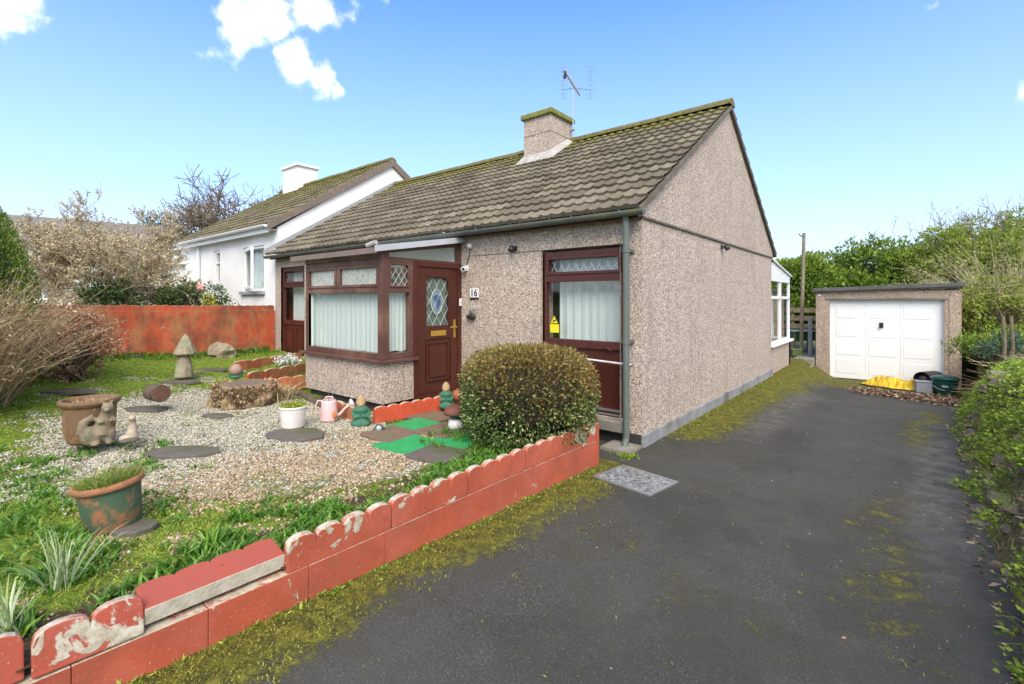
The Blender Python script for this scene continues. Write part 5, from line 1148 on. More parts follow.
# leaf litter in front of the garage
P = []; 
c0 = atZ(865, 393, -.42); c1 = atZ(985, 408, -.40)
for i in range(3600):
    t_ = rn.random(); q = c0.lerp(c1, t_) + Vector((rn.gauss(0, .16), rn.gauss(-.1, .22 + .16*t_), 0)); P.append((q.x, q.y, driveH(q.x, q.y) + .005 + abs(rn.gauss(0, .03))))
P = np.array(P); Dn = rdir(len(P)); Dn[:, 2] *= .3
o = leaves('leaf_litter', P, Dn, RNG.uniform(.04, .10, len(P)), RNG.uniform(.02, .05, len(P)), leafmat('dead_leaf', [(.05, .03, .02), (.14, .075, .045), (.26, .16, .10), (.40, .33, .24)], .85, .1)); tag(o, 'drift of dead brown leaves across the drive before the garage', 'leaf litter', kind='stuff')
P = []
for i in range(240):
    y = rn.uniform(-3.6, 7); x = rn.uniform(xw(y)+.05, edgeX(y)-.02) if rn.random() < .6 else edgeX(y)-abs(rn.gauss(0, .18)); P.append((x, y, driveH(x, y)+.006))
P = np.array(P); Dn = rdir(len(P)); Dn[:, 2] *= .15
o = leaves('fallen_leaves', P, Dn, RNG.uniform(.008, .026, len(P)), RNG.uniform(.005, .013, len(P)), leafmat('dead_leaf_pale', [(.10, .06, .04), (.26, .17, .10), (.45, .38, .28)], .85, .1)); tag(o, 'scattered leaf bits and grit on the asphalt', 'leaf litter', kind='stuff')
# small weeds along the plinth and wall foot
P = []; D_ = []
for i in range(200):
    if i < 55: x, y = rn.gauss(.0, .05), rn.gauss(-.36, .05)
    elif i < 120: y = rn.uniform(.3, 6); x = .05+abs(rn.gauss(0, .1))
    else: y = rn.uniform(-4.2, -.9); x = xw(y)+.01+abs(rn.gauss(0, .03))
    for j in range(7): P.append((x+rn.gauss(0, .015), y+rn.gauss(0, .015), driveH(x, y)+.004)); D_.append((rn.gauss(0, 1), rn.gauss(0, 1), rn.uniform(.2, 1)))
o = leaves('drive_weeds', np.array(P), np.array(D_), RNG.uniform(.012, .04, len(P)), RNG.uniform(.006, .014, len(P)), WEED); tag(o, 'tiny weeds sprouting along the house plinth, drain and wall foot', 'weeds', kind='stuff')

# raised moss cushions on the drive
P = []; tries = 0
while len(P) < 30000 and tries < 600000:
    tries += 1; y = -4.4 + 13.8*rn.random()**1.6; x = rn.uniform(xw(y), edgeX(y)) if rn.random() < .4 else (xw(y)+abs(rn.gauss(0, .3)) if y < -.7 else (abs(rn.gauss(0, .35)) if y > .3 else -9))
    if x < xw(y)+.004 or x > edgeX(y): continue
    if mossD(x, y) + .9*nz(x, y, 5.5, 2) + .7*nz(x, y, 17, 2) < .62: continue
    P.append((x, y, driveH(x, y)))
P = np.array(P); Dn = rdir(len(P)); Dn[:, 2] = np.abs(Dn[:, 2])+.5
o = blades('drive_moss', P, Dn, RNG.uniform(.006, .018, len(P)), RNG.uniform(.003, .007, len(P)), .3, leafmat('moss_cushion', [(.06, .055, .012), (.13, .125, .018), (.22, .21, .03), (.32, .30, .05)], .9, .1)); tag(o, 'cushions of yellow-green moss along the edges of the drive', 'moss', kind='stuff')
# stray twigs, dead leaves and straw caught on the bank
P = []; D_ = []
for i in range(3800):
    y = rn.uniform(-4.4, 9.2); x = edgeX(y) + rn.uniform(-.06, 1.1); P.append((x, y, bankh(x, y)+.008 if x > edgeX(y) else driveH(x, y)+.005)); D_.append((rn.gauss(0, 1), rn.gauss(0, 1), rn.gauss(.1, .3)))
o = leaves('bank_litter', np.array(P), np.array(D_), RNG.uniform(.02, .07, len(P)), RNG.uniform(.008, .03, len(P)), leafmat('bank_dead_leaf', [(.10, .06, .035), (.24, .16, .09), (.38, .28, .18), (.52, .43, .30)], .9, .1)); tag(o, 'dead leaves and straw caught on the rough bank', 'leaf litter', kind='stuff')

# ------------------------------------------------------------------ garden ground cover
def inG(x, y): return x < xw(y)-.13 and not (y > -.84 and x > -1.5) and not (y > PY-.05 and x > PX0-.05) and y < -.06
def onflat(x, y):
    for (cx, cy, a, b, r) in FLATS:
        dx, dy = x-cx, y-cy
        if abs(dx*math.cos(r)+dy*math.sin(r)) < a*.92 and abs(-dx*math.sin(r)+dy*math.cos(r)) < b*.92: return True
    return False
# gravel
n = 0; P = []; S_ = []; C_ = []
tries = 0
while len(P) < 62000 and tries < 700000:
    tries += 1; x = rn.uniform(-6.4, -.5); y = rn.uniform(-4.6, -1.2); g = gravG(x, y) + .6*nz(x, y, 2.2, 8) + .45*nz(x, y, 6, 8)
    if nz(x, y, 3.1, 3) > .22 - .0*x and rn.random() < .8: continue
    if not inG(x, y) or onflat(x, y) or rn.random() > g*1.1 + .03*(x > -5): continue
    tan = ss(-2.6, -1.5, x + .3*nz(x, y, 1.5, 4))
    P.append((x, y, gh(x, y)+.004)); S_.append(rn.uniform(.005, .0145)); C_.append((rn.random()*.49) + (.5 if rn.random() < .15+.75*tan else 0))
P = np.array(P); S_ = np.array(S_)[:, None]; m = len(P); d1 = rdir(m); d1[:, 2] *= .4; d1 = unit(d1); d2 = unit(np.cross(d1, [0, 0, 1.])); d3 = np.cross(d1, d2)
V = np.stack([P+d1*S_*1.2, P-d1*S_*1.1, P+d2*S_, P-d2*S_*.9, P+d3*S_*.65, P-d3*S_*.65], 1).reshape(-1, 3); b = np.arange(m)[:, None]*6
T = np.concatenate([b+np.array([[i, j, k]]) for i, j, k in ((0,2,4),(2,1,4),(1,3,4),(3,0,4),(2,0,5),(1,2,5),(3,1,5),(0,3,5))])
tg = NT('gravel_stones'); tg.col(tg.ramp(tg.attr('rnd'), [(0, (.11, .10, .065)), (.12, (.24, .225, .16)), (.3, (.38, .36, .275)), (.47, (.56, .54, .45)), (.52, (.13, .08, .04)), (.65, (.27, .185, .10)), (.85, (.40, .29, .17)), (1, (.56, .47, .34))])).rough(.8)
o = np_mesh('gravel', V, T, np.repeat(np.array(C_), 6), tg.m); tag(o, 'pale grey and tan gravel covering the middle of the garden', 'gravel', kind='stuff')
# moss and short grass
P = []; D_ = []; Cn = []; tries = 0
while len(P) < 105000 and tries < 1500000:
    tries += 1; x = rn.uniform(-8., -.25); y = rn.uniform(-5.6, -.15)
    if not inG(x, y) or onflat(x, y): continue
    dwall = xw(y)-x; dist = math.hypot(x-CAM.x, y-CAM.y)
    g = gravG(x, y) + .6*nz(x, y, 2.2, 8) + .45*nz(x, y, 6, 8); k = (1-ss(.25, .6, g))*(.35+.65*mossG(x, y)) + .03 + .55*(nz(x, y, 3.1, 3) > .22)*(.4+.6*ss(-1.8, -2.6, y) if False else 1)*(1 if y < -2.7 or x < -3.6 else .35)
    if mnoise.noise(Vector((x*2.1, y*2.1, 11))) < -.25: k *= .15
    if dwall < .6: k *= .55
    if rn.random() > k*min(1, 3.2/dist): continue
    P.append((x, y, gh(x, y)-.003)); D_.append((rn.gauss(0, .7), rn.gauss(0, .7), 1)); Cn.append(min(1, max(0, .45+.5*nz(x, y, 1.4, 6)+rn.gauss(0, .22))))
P = np.array(P); MOSS = leafmat('moss_grass', [(.07, .10, .012), (.15, .20, .02), (.26, .335, .03), (.38, .45, .05), (.46, .43, .14)], .7, .3)
o = blades('moss_grass', P, np.array(D_), RNG.uniform(.011, .036, len(P)), RNG.uniform(.003, .007, len(P)), .4, MOSS, rnd=np.array(Cn)); tag(o, 'yellow-green mossy grass growing through the garden gravel', 'grass', kind='stuff')
# bulb shoots in a strip behind the low wall and along the red boundary wall
SHOOT = leafmat('bulb_shoot', [(.045, .12, .015), (.09, .22, .025), (.17, .34, .04), (.30, .44, .07)], .4, .35)
P = []; D_ = []; L_ = []; W_ = []; Cn = []
def clump(x, y, z, k, L, w, spr, q=0):
    for j in range(k):
        a = rn.uniform(0, 6.28); P.append((x+rn.gauss(0, .022), y+rn.gauss(0, .022), z)); D_.append((math.cos(a)*spr*rn.random(), math.sin(a)*spr*rn.random(), 1)); L_.append(L*rn.uniform(.6, 1.15)); W_.append(w*rn.uniform(.7, 1.2)); Cn.append(min(1, q+rn.random()*.8))
for i in range(1500):
    y = rn.uniform(-5.3, -.95); near = ss(-2.6, -3.6, y) if False else (1-ss(-3.9, -3., y))
    d = .14 + rn.random()*(.42 + .45*near); x = xw(y)-d
    if not inG(x, y) or mnoise.noise(Vector((x*2.4, y*2.4, 1))) < -.1 + .16*ss(.3, .6, d): continue
    clump(x, y, gh(x, y)-.01, rn.randint(7, 14), rn.uniform(.05, .12)*(.8+.2*near), .015, .65)
for i in range(170):
    x = rn.uniform(-6.2, -2.6); y = rn.uniform(-5.2, -3.9)
    if inG(x, y) and mnoise.noise(Vector((x*1.6, y*1.6, 21))) > .0: clump(x, y, gh(x, y)-.01, rn.randint(5, 12), rn.uniform(.06, .13), .010, .7)
for i in range(620):
    x = rn.uniform(-3.4, -.4); y = rn.uniform(-4.7, -3.25)
    if inG(x, y) and xw(y)-x > .5 and mnoise.noise(Vector((x*2.2, y*2.2, 31))) > -.02: clump(x, y, gh(x, y)-.01, rn.randint(6, 12), rn.uniform(.05, .10), .014, .8)
for i in range(190):
    y = rn.uniform(-4.6, -.2); x = -8.0+abs(rn.gauss(0, .22)); clump(x, y, gh(x, y)-.01, 9, rn.uniform(.10, .2), .016, .9, -.1)
for i in range(60):
    x = rn.uniform(-1.4, -.35); y = rn.uniform(-1.65, -1.4) if rn.random() < .8 else -1.8; clump(x, y, gh(x, y)-.01, 9, rn.uniform(.08, .15), .011, .6)
o = blades('bulb_shoots', np.array(P), np.array(D_), np.array(L_), np.array(W_), .35, SHOOT, rnd=np.maximum(0, np.array(Cn))); tag(o, 'fresh green bulb shoots behind the low wall and below the boundary wall', 'shoots', kind='stuff')
# a few individual clumps in the foreground
def strap(px, py, z, k, L, w, label, m, spr=.9, bend=.9):
    p = atZ(px, py, z); e = empty('strap_leaf_plant', (p.x, p.y, gardH(p.x, p.y)), 0, label=label, cat='plant', group='strap-leaved plants in the foreground bed')
    Pn = RNG.normal(size=(k, 3))*[.02, .02, 0]; a = RNG.random(k)*2*PI; Dn = np.stack([np.cos(a)*spr*RNG.random(k), np.sin(a)*spr*RNG.random(k), np.ones(k)], 1)
    # arching ribbons of five pieces
    V = []; T = []; C = []
    for i in range(k):
        p0 = Vector(Pn[i]); d = Vector(Dn[i]).normalized(); sd = d.cross(Vector((0, 0, 1))).normalized(); l = L*RNG.uniform(.6, 1.2); b = len(V); r = RNG.random(); n = 7
        for j in range(n):
            t = j/(n-1); ww = w*(1-t**2)*.5+.0006; V += [tuple(p0-sd*ww), tuple(p0+sd*ww)]; C += [r, r]; p0 = p0 + d*(l/(n-1)); d = (d + Vector((0, 0, -bend*t*.55))).normalized()
        for j in range(n-1): T.append((b+2*j, b+2*j+1, b+2*j+3, b+2*j+2))
    np_mesh('leaves', V, T, C, m, e); return e
SILV = leafmat('silvery_strap', [(.16, .26, .08), (.28, .38, .15), (.46, .54, .30), (.60, .64, .44)], .5, .3)
strap(62, 590, .2, 60, .27, .007, 'pale silvery strap-leaved plant nearest the bottom left corner', SILV)
strap(212, 548, .2, 22, .12, .016, 'bright green bulb clump behind the fallen slab', SHOOT, .9, .5)
strap(236, 398, .25, 10, .12, .008, 'small green tuft at the foot of ragged stump', SHOOT)
strap(8, 640, .2, 30, .20, .010, 'pale arching clump cut by the bottom left edge', SILV)
# dry tuft by the stump
p = atZ(281, 400, .2); e = empty('dry_grass_tuft', (p.x, p.y, gardH(p.x, p.y)), 0, label='straw-coloured dead tuft between the stump and the porch', cat='dead plant'); k = 260
Pn = RNG.normal(size=(k, 3))*[.07, .07, 0]; Dn = rdir(k)*.45; Dn[:, 2] = 1; blades('stems', Pn, Dn, RNG.uniform(.10, .34, k), .012, .5, DRYB, e)

# ------------------------------------------------------------------ the clipped round bush
p = Vector((-.655, -1.06, .145)); e = empty('clipped_bush', p, 0, label='large round clipped privet bush with browned top behind the end of low wall', cat='bush')
def bshape(d):  # flattened top, full sides
    z = d[:, 2]; rx = .625; a = np.sqrt(d[:, 0]**2+d[:, 1]**2); pw = 3.4
    r = 1/((np.abs(a)/rx)**pw + (np.abs(z)/.445)**pw)**(1/pw); return r
n = 30000; d = rdir(n); r = bshape(d); lump = np.array([1+.05*mnoise.noise(Vector(q)*2.6)+.06*mnoise.noise(Vector(q)*9)+.04*mnoise.noise(Vector(q)*20) for q in d]); dep = RNG.random(n)**1.6*.13
Pn = d*((r*lump - dep)[:, None]); Pn[:, 2] += .46; keep = (Pn[:, 2] > .0) & ((np.array([mnoise.noise(Vector(q)*5.5) for q in d]) > -.22) | (RNG.random(n) < .35)); Pn = Pn[keep]; dk = d[keep]; dp = dep[keep]
Dn = dk + rdir(len(Pn))*.75; hh = Pn[:, 2]/.92 + np.array([.22*mnoise.noise(Vector(q)*3.3) for q in Pn]); up = nss(.40, .95, hh + .10*RNG.normal(size=len(Pn)) + .18*dk[:, 0])
rn_ = np.clip(RNG.random(len(Pn))*.5 + .5*(RNG.random(len(Pn)) < up), 0, 1)
BUSH = leafmat('bush_leaf', [(.025, .055, .012), (.06, .115, .02), (.13, .20, .04), (.33, .39, .13), (.52, .55, .26), (.13, .075, .022), (.26, .16, .045), (.34, .24, .07), (.22, .20, .05), (.40, .34, .12)], .45, .2)
# colours 0..0.44 green with variegated flecks, 0.5..1 browned clipped tips
rg = rn_.copy(); lo = rg < .5; rg[lo] = (RNG.random(lo.sum())**1.8)*.46; rg[~lo] = .56 + .44*RNG.random((~lo).sum())
leaves('foliage', Pn, Dn, RNG.uniform(.016, .046, len(Pn)), RNG.uniform(.009, .022, len(Pn)), BUSH, e, rnd=rg)
mb = MB(); mb.blob((0, 0, .44), (.50, .50, .35), 26, .08, 1); mb.build('shade_core', simple('twig_shadow', (.035, .028, .016), (.02, .018, .01), 30, 1), e)  # solid core, the shade inside the bush put into its dark colour
k = 1500; d = rdir(k); d[:, 2] = np.abs(d[:, 2])*.8+.05; d = unit(d); r = bshape(d)[:, None]; A = d*r*.75; B = d*r*(1.0+RNG.random((k, 1))*.03); A[:, 2] += .46; B[:, 2] += .46; B += RNG.normal(size=B.shape)*.03
twigs('clipped_twigs', A, B, np.full(k, .0022), np.full(k, .0012), leafmat('brown_twig', [(.08, .05, .025), (.22, .15, .07)], .9, 0), e, rnd=RNG.random(k))
mb = MB(); mb.tube([(0, 0, -.05), (.02, 0, .35)], .035, 8); mb.build('stem', BARK, e)

# ------------------------------------------------------------------ leafy masses
def leafy(name, loc, ell, n, leafs, m, seed=0, clump=40, cr=.28, up=.3, stems=6, low=.0, flat_bottom=True, trunk=True, **k):
    """ell: half extents; leaves gather in clumps spread through the crown's outer volume"""
    rs = np.random.default_rng(seed+50); e = empty(name, loc, 0, **k); ex, ey, ez = ell
    cd = unit(rs.normal(size=(clump, 3))); cr_ = .45 + .55*rs.random(clump)**.5; C = cd*cr_[:, None]*[ex, ey, ez]; C[:, 2] += ez
    w = rs.integers(0, clump, n); sz = cr*(.6+.8*rs.random(clump)); d = unit(rs.normal(size=(n, 3))); rr = sz[w]*(.55+.5*rs.random(n))
    Pn = C[w] + d*rr[:, None]*[1, 1, .75]; Dn = d + rs.normal(size=(n, 3))*.5; Dn[:, 2] += up; kp = Pn[:, 2] > low; Pn = Pn[kp]; Dn = Dn[kp]
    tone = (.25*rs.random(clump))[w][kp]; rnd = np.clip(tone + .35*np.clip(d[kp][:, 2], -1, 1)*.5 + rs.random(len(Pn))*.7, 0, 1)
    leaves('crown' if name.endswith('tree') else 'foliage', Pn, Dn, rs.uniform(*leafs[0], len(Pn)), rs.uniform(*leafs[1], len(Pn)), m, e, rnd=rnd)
    if trunk:
        A = []; B = []; ra = []; rb = []
        for i in range(clump): 
            q = C[i]; s0 = np.array([rs.normal()*.05, rs.normal()*.05, 0]); md = s0*.5+q*.45+np.array([0, 0, .1*ez]); A += [s0, md]; B += [md, q]; ra += [.03, .018]; rb += [.018, .006]
        twigs('branches', A, B, np.array(ra), np.array(rb), BARK, e)
    return e
LAUR = leafmat('laurel_leaf', [(.04, .08, .012), (.085, .16, .018), (.16, .26, .03), (.26, .36, .045), (.38, .46, .09)], .35, .3)
CAME = leafmat('camellia_leaf', [(.015, .035, .01), (.035, .07, .018), (.08, .13, .03), (.17, .22, .06)], .35, .15)
IVY = leafmat('yellowgreen_leaf', [(.13, .18, .025), (.23, .30, .04), (.35, .42, .065), (.48, .50, .15)], .45, .35)
def baseat(px, d): q = atD(px, 300, d); return Vector((q.x, q.y, .3))
gb = 'laurels behind the garage'
LS = [(790, 17.5, 1.4, 1.15, 252, 'laurel just right of the conservatory behind the wooden pole'), (835, 18.5, 1.5, 1.2, 255, 'lower dark laurel above left end of garage roof'),
      (872, 17.2, 1.5, 1.5, 240, 'laurel with upright pale shoots above middle of garage roof'), (915, 17.5, 1.5, 1.5, 244, 'laurel above the right half of garage roof'), (755, 19, 1.4, 1.2, 262, 'laurel mostly hidden behind the bungalow and conservatory')]
for i, (px, d, rx, rz, ty, lb) in enumerate(LS):
    q = baseat(px, d); top = 1.5 + (300-ty)*d/F; hz = (top-.2)/2; q.z = .1
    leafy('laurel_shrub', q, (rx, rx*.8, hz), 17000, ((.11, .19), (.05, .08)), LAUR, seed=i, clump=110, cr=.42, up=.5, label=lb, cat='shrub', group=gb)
# tall shoots on laurels
for px, d, ty, lb in ((868, 17, 232, 'slender leafy laurel shoot rising above garage roof, left one'), (918, 17, 236, 'slender leafy laurel shoot rising above garage roof, right one')):
    q = baseat(px, d); e = empty('laurel_shoot', (q.x, q.y, 2.6), 0, label=lb, cat='shoot', group='leafy shoots above the laurels'); hh = 1.5+(300-ty)*d/F-2.6; A = []; B = []; Pn = []; Dn = []
    for s in range(5):
        a = Vector((random.gauss(0, .15), random.gauss(0, .15), 0)); b = a + Vector((random.gauss(.1, .2), random.gauss(0, .2), hh*random.uniform(.8, 1.1))); A.append(Vector((0, 0, -.3))); B.append(a); A.append(a); B.append(b)
        for j in range(34): t = random.uniform(.2, 1); Pn.append(a.lerp(b, t)); Dn.append((random.gauss(0, 1), random.gauss(0, 1), .6))
    twigs('stems', A, B, np.full(10, .012), np.full(10, .006), BARK, e); leaves('leaves', np.array(Pn), np.array(Dn), .15, .055, LAUR, e)
# big yellow-green overgrown hedge to the right of the garage
for i, (px, d, rx, ty, lb) in enumerate(((958, 15.5, 1.6, 226, 'yellow-green overgrown shrub behind right corner of the garage'), (1004, 15, 1.7, 212, 'tallest yellow-green overgrown shrub at the right edge'), (1050, 13, 1.6, 222, 'yellow-green shrub cut off by right edge'))):
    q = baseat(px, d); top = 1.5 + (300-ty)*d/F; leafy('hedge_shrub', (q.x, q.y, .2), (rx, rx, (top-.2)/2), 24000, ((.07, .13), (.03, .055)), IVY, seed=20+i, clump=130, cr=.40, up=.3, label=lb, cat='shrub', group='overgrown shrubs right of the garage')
# bare shoots sticking up from it
q = baseat(985, 15); e = empty('bare_whips', (q.x, q.y, 3.5), 0, label='bare upright twigs rising above the yellow-green hedge against the sky', cat='twigs'); A = []; B = []
for i in range(90):
    a = Vector((random.gauss(0, 1.1), random.gauss(0, .4), random.uniform(-.3, .3))); b = a + Vector((random.gauss(.0, .22), random.gauss(0, .1), random.uniform(.4, 1.25))); A.append(a); B.append(b)
    for s in range(3): t = random.uniform(.3, .9); q_ = a.lerp(b, t); A.append(q_); B.append(q_ + Vector((random.gauss(0, .14), random.gauss(0, .1), random.uniform(.1, .3))))
twigs('stems', A, B, np.full(len(A), .008), np.full(len(A), .003), leafmat('whip', [(.16, .11, .09), (.34, .26, .20)], .9, 0), e, rnd=RNG.random(len(A)))
# straw-coloured arching dry shrub beside the garage
STRAW = leafmat('straw_stem', [(.30, .23, .12), (.50, .41, .24), (.64, .55, .36), (.42, .46, .16)], .85, .05)
q = atD(1003, 330, 11.3); e = empty('dry_arching_shrub', (q.x, q.y, .45), 0, label='straw-coloured arching dry shrub growing right of the garage', cat='shrub'); A = []; B = []; ra = []; Pn = []; Dn = []
for i in range(600):
    a = random.uniform(0, 6.28); r0 = random.random()*.5; p = Vector((math.cos(a)*r0, math.sin(a)*r0, random.uniform(0, .5))); out = random.uniform(.15, .95); d = Vector((math.cos(a)*out - .15, math.sin(a)*out - .1, 1.2)).normalized(); l = random.uniform(1.0, 2.7)
    for j in range(8):
        n_ = p + d*l/8; A.append(p); B.append(n_); ra.append(.0075*(1-j/9)); 
        if j > 2 and random.random() < .5: tw = n_ + Vector((random.gauss(0, .12), random.gauss(0, .12), random.gauss(.02, .1))); A.append(n_); B.append(tw); ra.append(.003)
        if j > 1 and random.random() < .35: Pn.append(n_); Dn.append((random.gauss(0, 1), random.gauss(0, 1), random.gauss(0, .6)))
        p = n_; d = (d + Vector((random.gauss(0, .08), random.gauss(0, .08), -.15))).normalized()
twigs('stems', A, B, np.array(ra), np.array(ra)*.8, STRAW, e, rnd=np.repeat(RNG.random(len(A)//1), 1)); leaves('dead_leaves', np.array(Pn), np.array(Dn), .07, .018, STRAW, e)
q = atD(990, 345, 10.9); leafy('ivy_shrub', (q.x, q.y, .1), (.8, .7, .95), 9000, ((.05, .09), (.03, .05)), IVY, seed=37, clump=70, cr=.26, label='ivy-covered green shrub beneath the straw stems beside the garage', cat='shrub')
# greenery at the foot of it, and a dark-leaved plant with a stake
q = atD(1000, 345, 8.5); e = leafy('euphorbia', (q.x, q.y, .35), (.30, .3, .28), 900, ((.07, .12), (.015, .025)), leafmat('blue_green_leaf', [(.03, .07, .04), (.07, .13, .08), (.14, .22, .14)], .5, .2), seed=31, clump=14, cr=.16, label='blue-green spiky-leaved plant on the bank before dry shrub', cat='plant')
for px, lb in ((1003, 'short weathered post on the right bank, left of the pair'), (1011, 'short weathered post on the right bank, right of the pair')):
    q = atD(px, 375, 8.2); mb = MB(); mb.tube([(0, 0, 0), (.02, 0, .5), (.0, .01, .98)], [.03, .028, .026], 8); tag(mb.build('stake', WOODF, None, loc=(q.x, q.y, .25)), lb, 'post', 'stakes on the bank')
q = atD(992, 350, 9.3); leafy('bramble', (q.x, q.y, .15), (.5, .42, .40), 3200, ((.04, .08), (.02, .035)), LAUR, seed=33, clump=30, cr=.2, label='dark green bramble low beside the right corner of garage', cat='shrub')

# ---- left side
# conifer at the left edge
q = atD(-78, 300, 5.6); e = empty('conifer', (q.x, q.y, .5), 0, label='dense bright green conifer cut off by left edge of photo', cat='conifer'); n = 42000; hgt = 2.72
t_ = RNG.random(n)**.8; a = RNG.random(n)*2*PI; rad = (1.02*(1-t_**2.6)**.75 + .03)*(1+.0*t_); lum = np.array([1+.10*mnoise.noise(Vector((math.cos(x)*2.2, math.sin(x)*2.2, y*4))) for x, y in zip(a, t_)]); rr_ = rad*lum - RNG.random(n)**1.5*.16
Pn = np.stack([rr_*np.cos(a), rr_*np.sin(a), t_*hgt], 1); Dn = np.stack([np.cos(a)*.5, np.sin(a)*.5, np.full(n, .9)], 1)+RNG.normal(size=(n, 3))*.35
leaves('foliage', Pn, Dn, RNG.uniform(.022, .05, n), RNG.uniform(.010, .018, n), leafmat('conifer_leaf', [(.04, .09, .01), (.09, .18, .015), (.18, .29, .025), (.30, .40, .045)], .6, .2), e)
mb = MB(); mb.lathe([(.80, 0), (.82, .8), (.70, 1.7), (.4, 2.3), (0, 2.5)], n=20); mb.build('inner_core', simple('conifer_inner', (.02, .03, .01), (.03, .03, .015)), e); mb = MB(); mb.tube([(0, 0, -.4), (0, 0, 1.5)], .07, 8); mb.build('trunk', BARK, e)  # solid dark core fills the middle of the foliage, then the trunk
# brown dry shrub in the left foreground
q = atD(-60, 400, 4.9); gq = gardH(q.x, q.y); e = empty('dry_shrub', (q.x, q.y, gq), 0, label='sprawling dry shrub of straw stems and brown leaves at left edge', cat='shrub'); A = []; B = []; ra = []; Pn = []; Dn = []
for i in range(900):
    a = random.uniform(-.9, 2.6) + YAW; r0 = random.random()*.55; p = Vector((math.cos(a)*r0, math.sin(a)*r0, random.uniform(0, .3))); out = random.uniform(.15, .95); d = Vector((math.cos(a)*out, math.sin(a)*out, random.uniform(.8, 1.5))).normalized(); l = random.uniform(.6, 1.35)
    for j in range(7):
        n_ = p + d*l/7; A.append(p); B.append(n_); ra.append(.0055*(1-j/9))
        if j > 1 and random.random() < .45: tw = n_ + Vector((random.gauss(0, .08), random.gauss(0, .08), random.gauss(.02, .06))); A.append(n_); B.append(tw); ra.append(.0022)
        if j > 1 and random.random() < .45: Pn.append(n_); Dn.append((random.gauss(0, 1), random.gauss(0, 1), random.gauss(0, .8)))
        p = n_; d = (d + Vector((random.gauss(0, .08), random.gauss(0, .08), -.10))).normalized()
STR2 = leafmat('straw_brown', [(.17, .11, .055), (.36, .26, .14), (.55, .44, .27)], .85, .05)
twigs('stems', A, B, np.array(ra), np.array(ra)*.8, STR2, e, rnd=RNG.random(len(A))); leaves('dead_leaves', np.array(Pn), np.array(Dn), RNG.uniform(.03, .06, len(Pn)), .02, leafmat('russet_leaf', [(.10, .05, .03), (.26, .14, .08), (.40, .27, .15), (.50, .42, .28)], .8, .15), e)
q = atD(72, 372, 6.3); e = leafy('russet_shrub', (q.x, q.y, gardH(q.x, q.y)), (.62, .5, .44), 3600, ((.025, .05), (.015, .028)), leafmat('russet_leaf_b', [(.09, .05, .03), (.22, .12, .07), (.38, .22, .13), (.48, .38, .26)], .8, .1), seed=41, clump=40, cr=.17, label='russet-leaved low shrub sprawling before left end of the boundary wall', cat='shrub')
# bare budding tree over the boundary wall
def bare(name, loc, L, r, depth, m, label, cat='tree', spread=.6, lift=.12, kids=(3, 4), n0=5, tilt=.7, thin=.0035, buds=None, seed=1, flat=None, shrink=.74, tf=.45, **k):
    random.seed(seed); out = []; e = empty(name, loc, 0, label=label, cat=cat, **k)
    branch(Vector((0, 0, -.2)), Vector((0, 0, 1)), L*tf, r, 0, out, wob=.03); top = out[-1][1]
    for i in range(n0):
        a = 2*PI*i/n0 + random.uniform(-.4, .4); branch(top.copy(), Vector((math.cos(a)*tilt, math.sin(a)*tilt, 1)), L, r*.6, depth, out, spread, lift, kids, shrink)
    tr = [o for o in out[:4]]; br = out[4:]
    twigs('trunk', [o[0] for o in tr], [o[1] for o in tr], [o[2] for o in tr], [max(o[3], .01) for o in tr], m, e, rnd=np.full(len(tr), .5))
    twigs('crown', [o[0] for o in br], [o[1] for o in br], [max(o[2], thin) for o in br], [max(o[3], thin*.8) for o in br], m, e, rnd=RNG.random(len(br)))
    if buds:
        ends = [o for o in br if o[4] <= 1]; Pn = []; Dn = []
        for o in ends:
            for j in range(buds[0]):
                if random.random() < buds[1]*(1 if o[0].z > L*tf+.35 else .25): t = random.random(); Pn.append(o[0].lerp(o[1], t)); Dn.append((random.gauss(0, 1), random.gauss(0, 1), random.gauss(.5, .7)))
        leaves('buds', np.array(Pn), np.array(Dn), RNG.uniform(.03, .06, len(Pn)), RNG.uniform(.015, .03, len(Pn)), buds[2], e)
    return e, len(out)
BUD = leafmat('tan_bud', [(.34, .24, .12), (.54, .43, .26), (.74, .66, .48), (.55, .50, .25)], .7, .3); BTW = leafmat('grey_brown_twig', [(.22, .17, .11), (.46, .37, .25)], .9, 0)
q = atD(92, 300, 9.3); e, c = bare('budding_tree', (q.x, q.y, .3), 1.00, .07, 5, BTW, 'wide low bare tree covered in tan buds above the boundary wall', spread=.75, lift=.10, kids=(3, 4), n0=6, tilt=1.8, buds=(3, .8, BUD), seed=5, tf=1.1, thin=.004)
q = atD(38, 300, 9.9); bare('budding_tree', (q.x, q.y, .3), .90, .05, 5, BTW, 'bare tree with tan buds rising beside the left edge conifer', spread=.75, lift=.12, kids=(3, 4), n0=4, tilt=1.6, buds=(3, .8, BUD), seed=9, tf=1.25, thin=.004)
q = atD(150, 300, 10.6); bare('budding_tree', (q.x, q.y, .3), .70, .045, 5, BTW, 'bare tan-budded tree nearest the neighbouring white bungalow', spread=.75, lift=.08, kids=(3, 4), n0=4, tilt=1.7, buds=(3, .8, BUD), seed=13, tf=1.0, thin=.004)
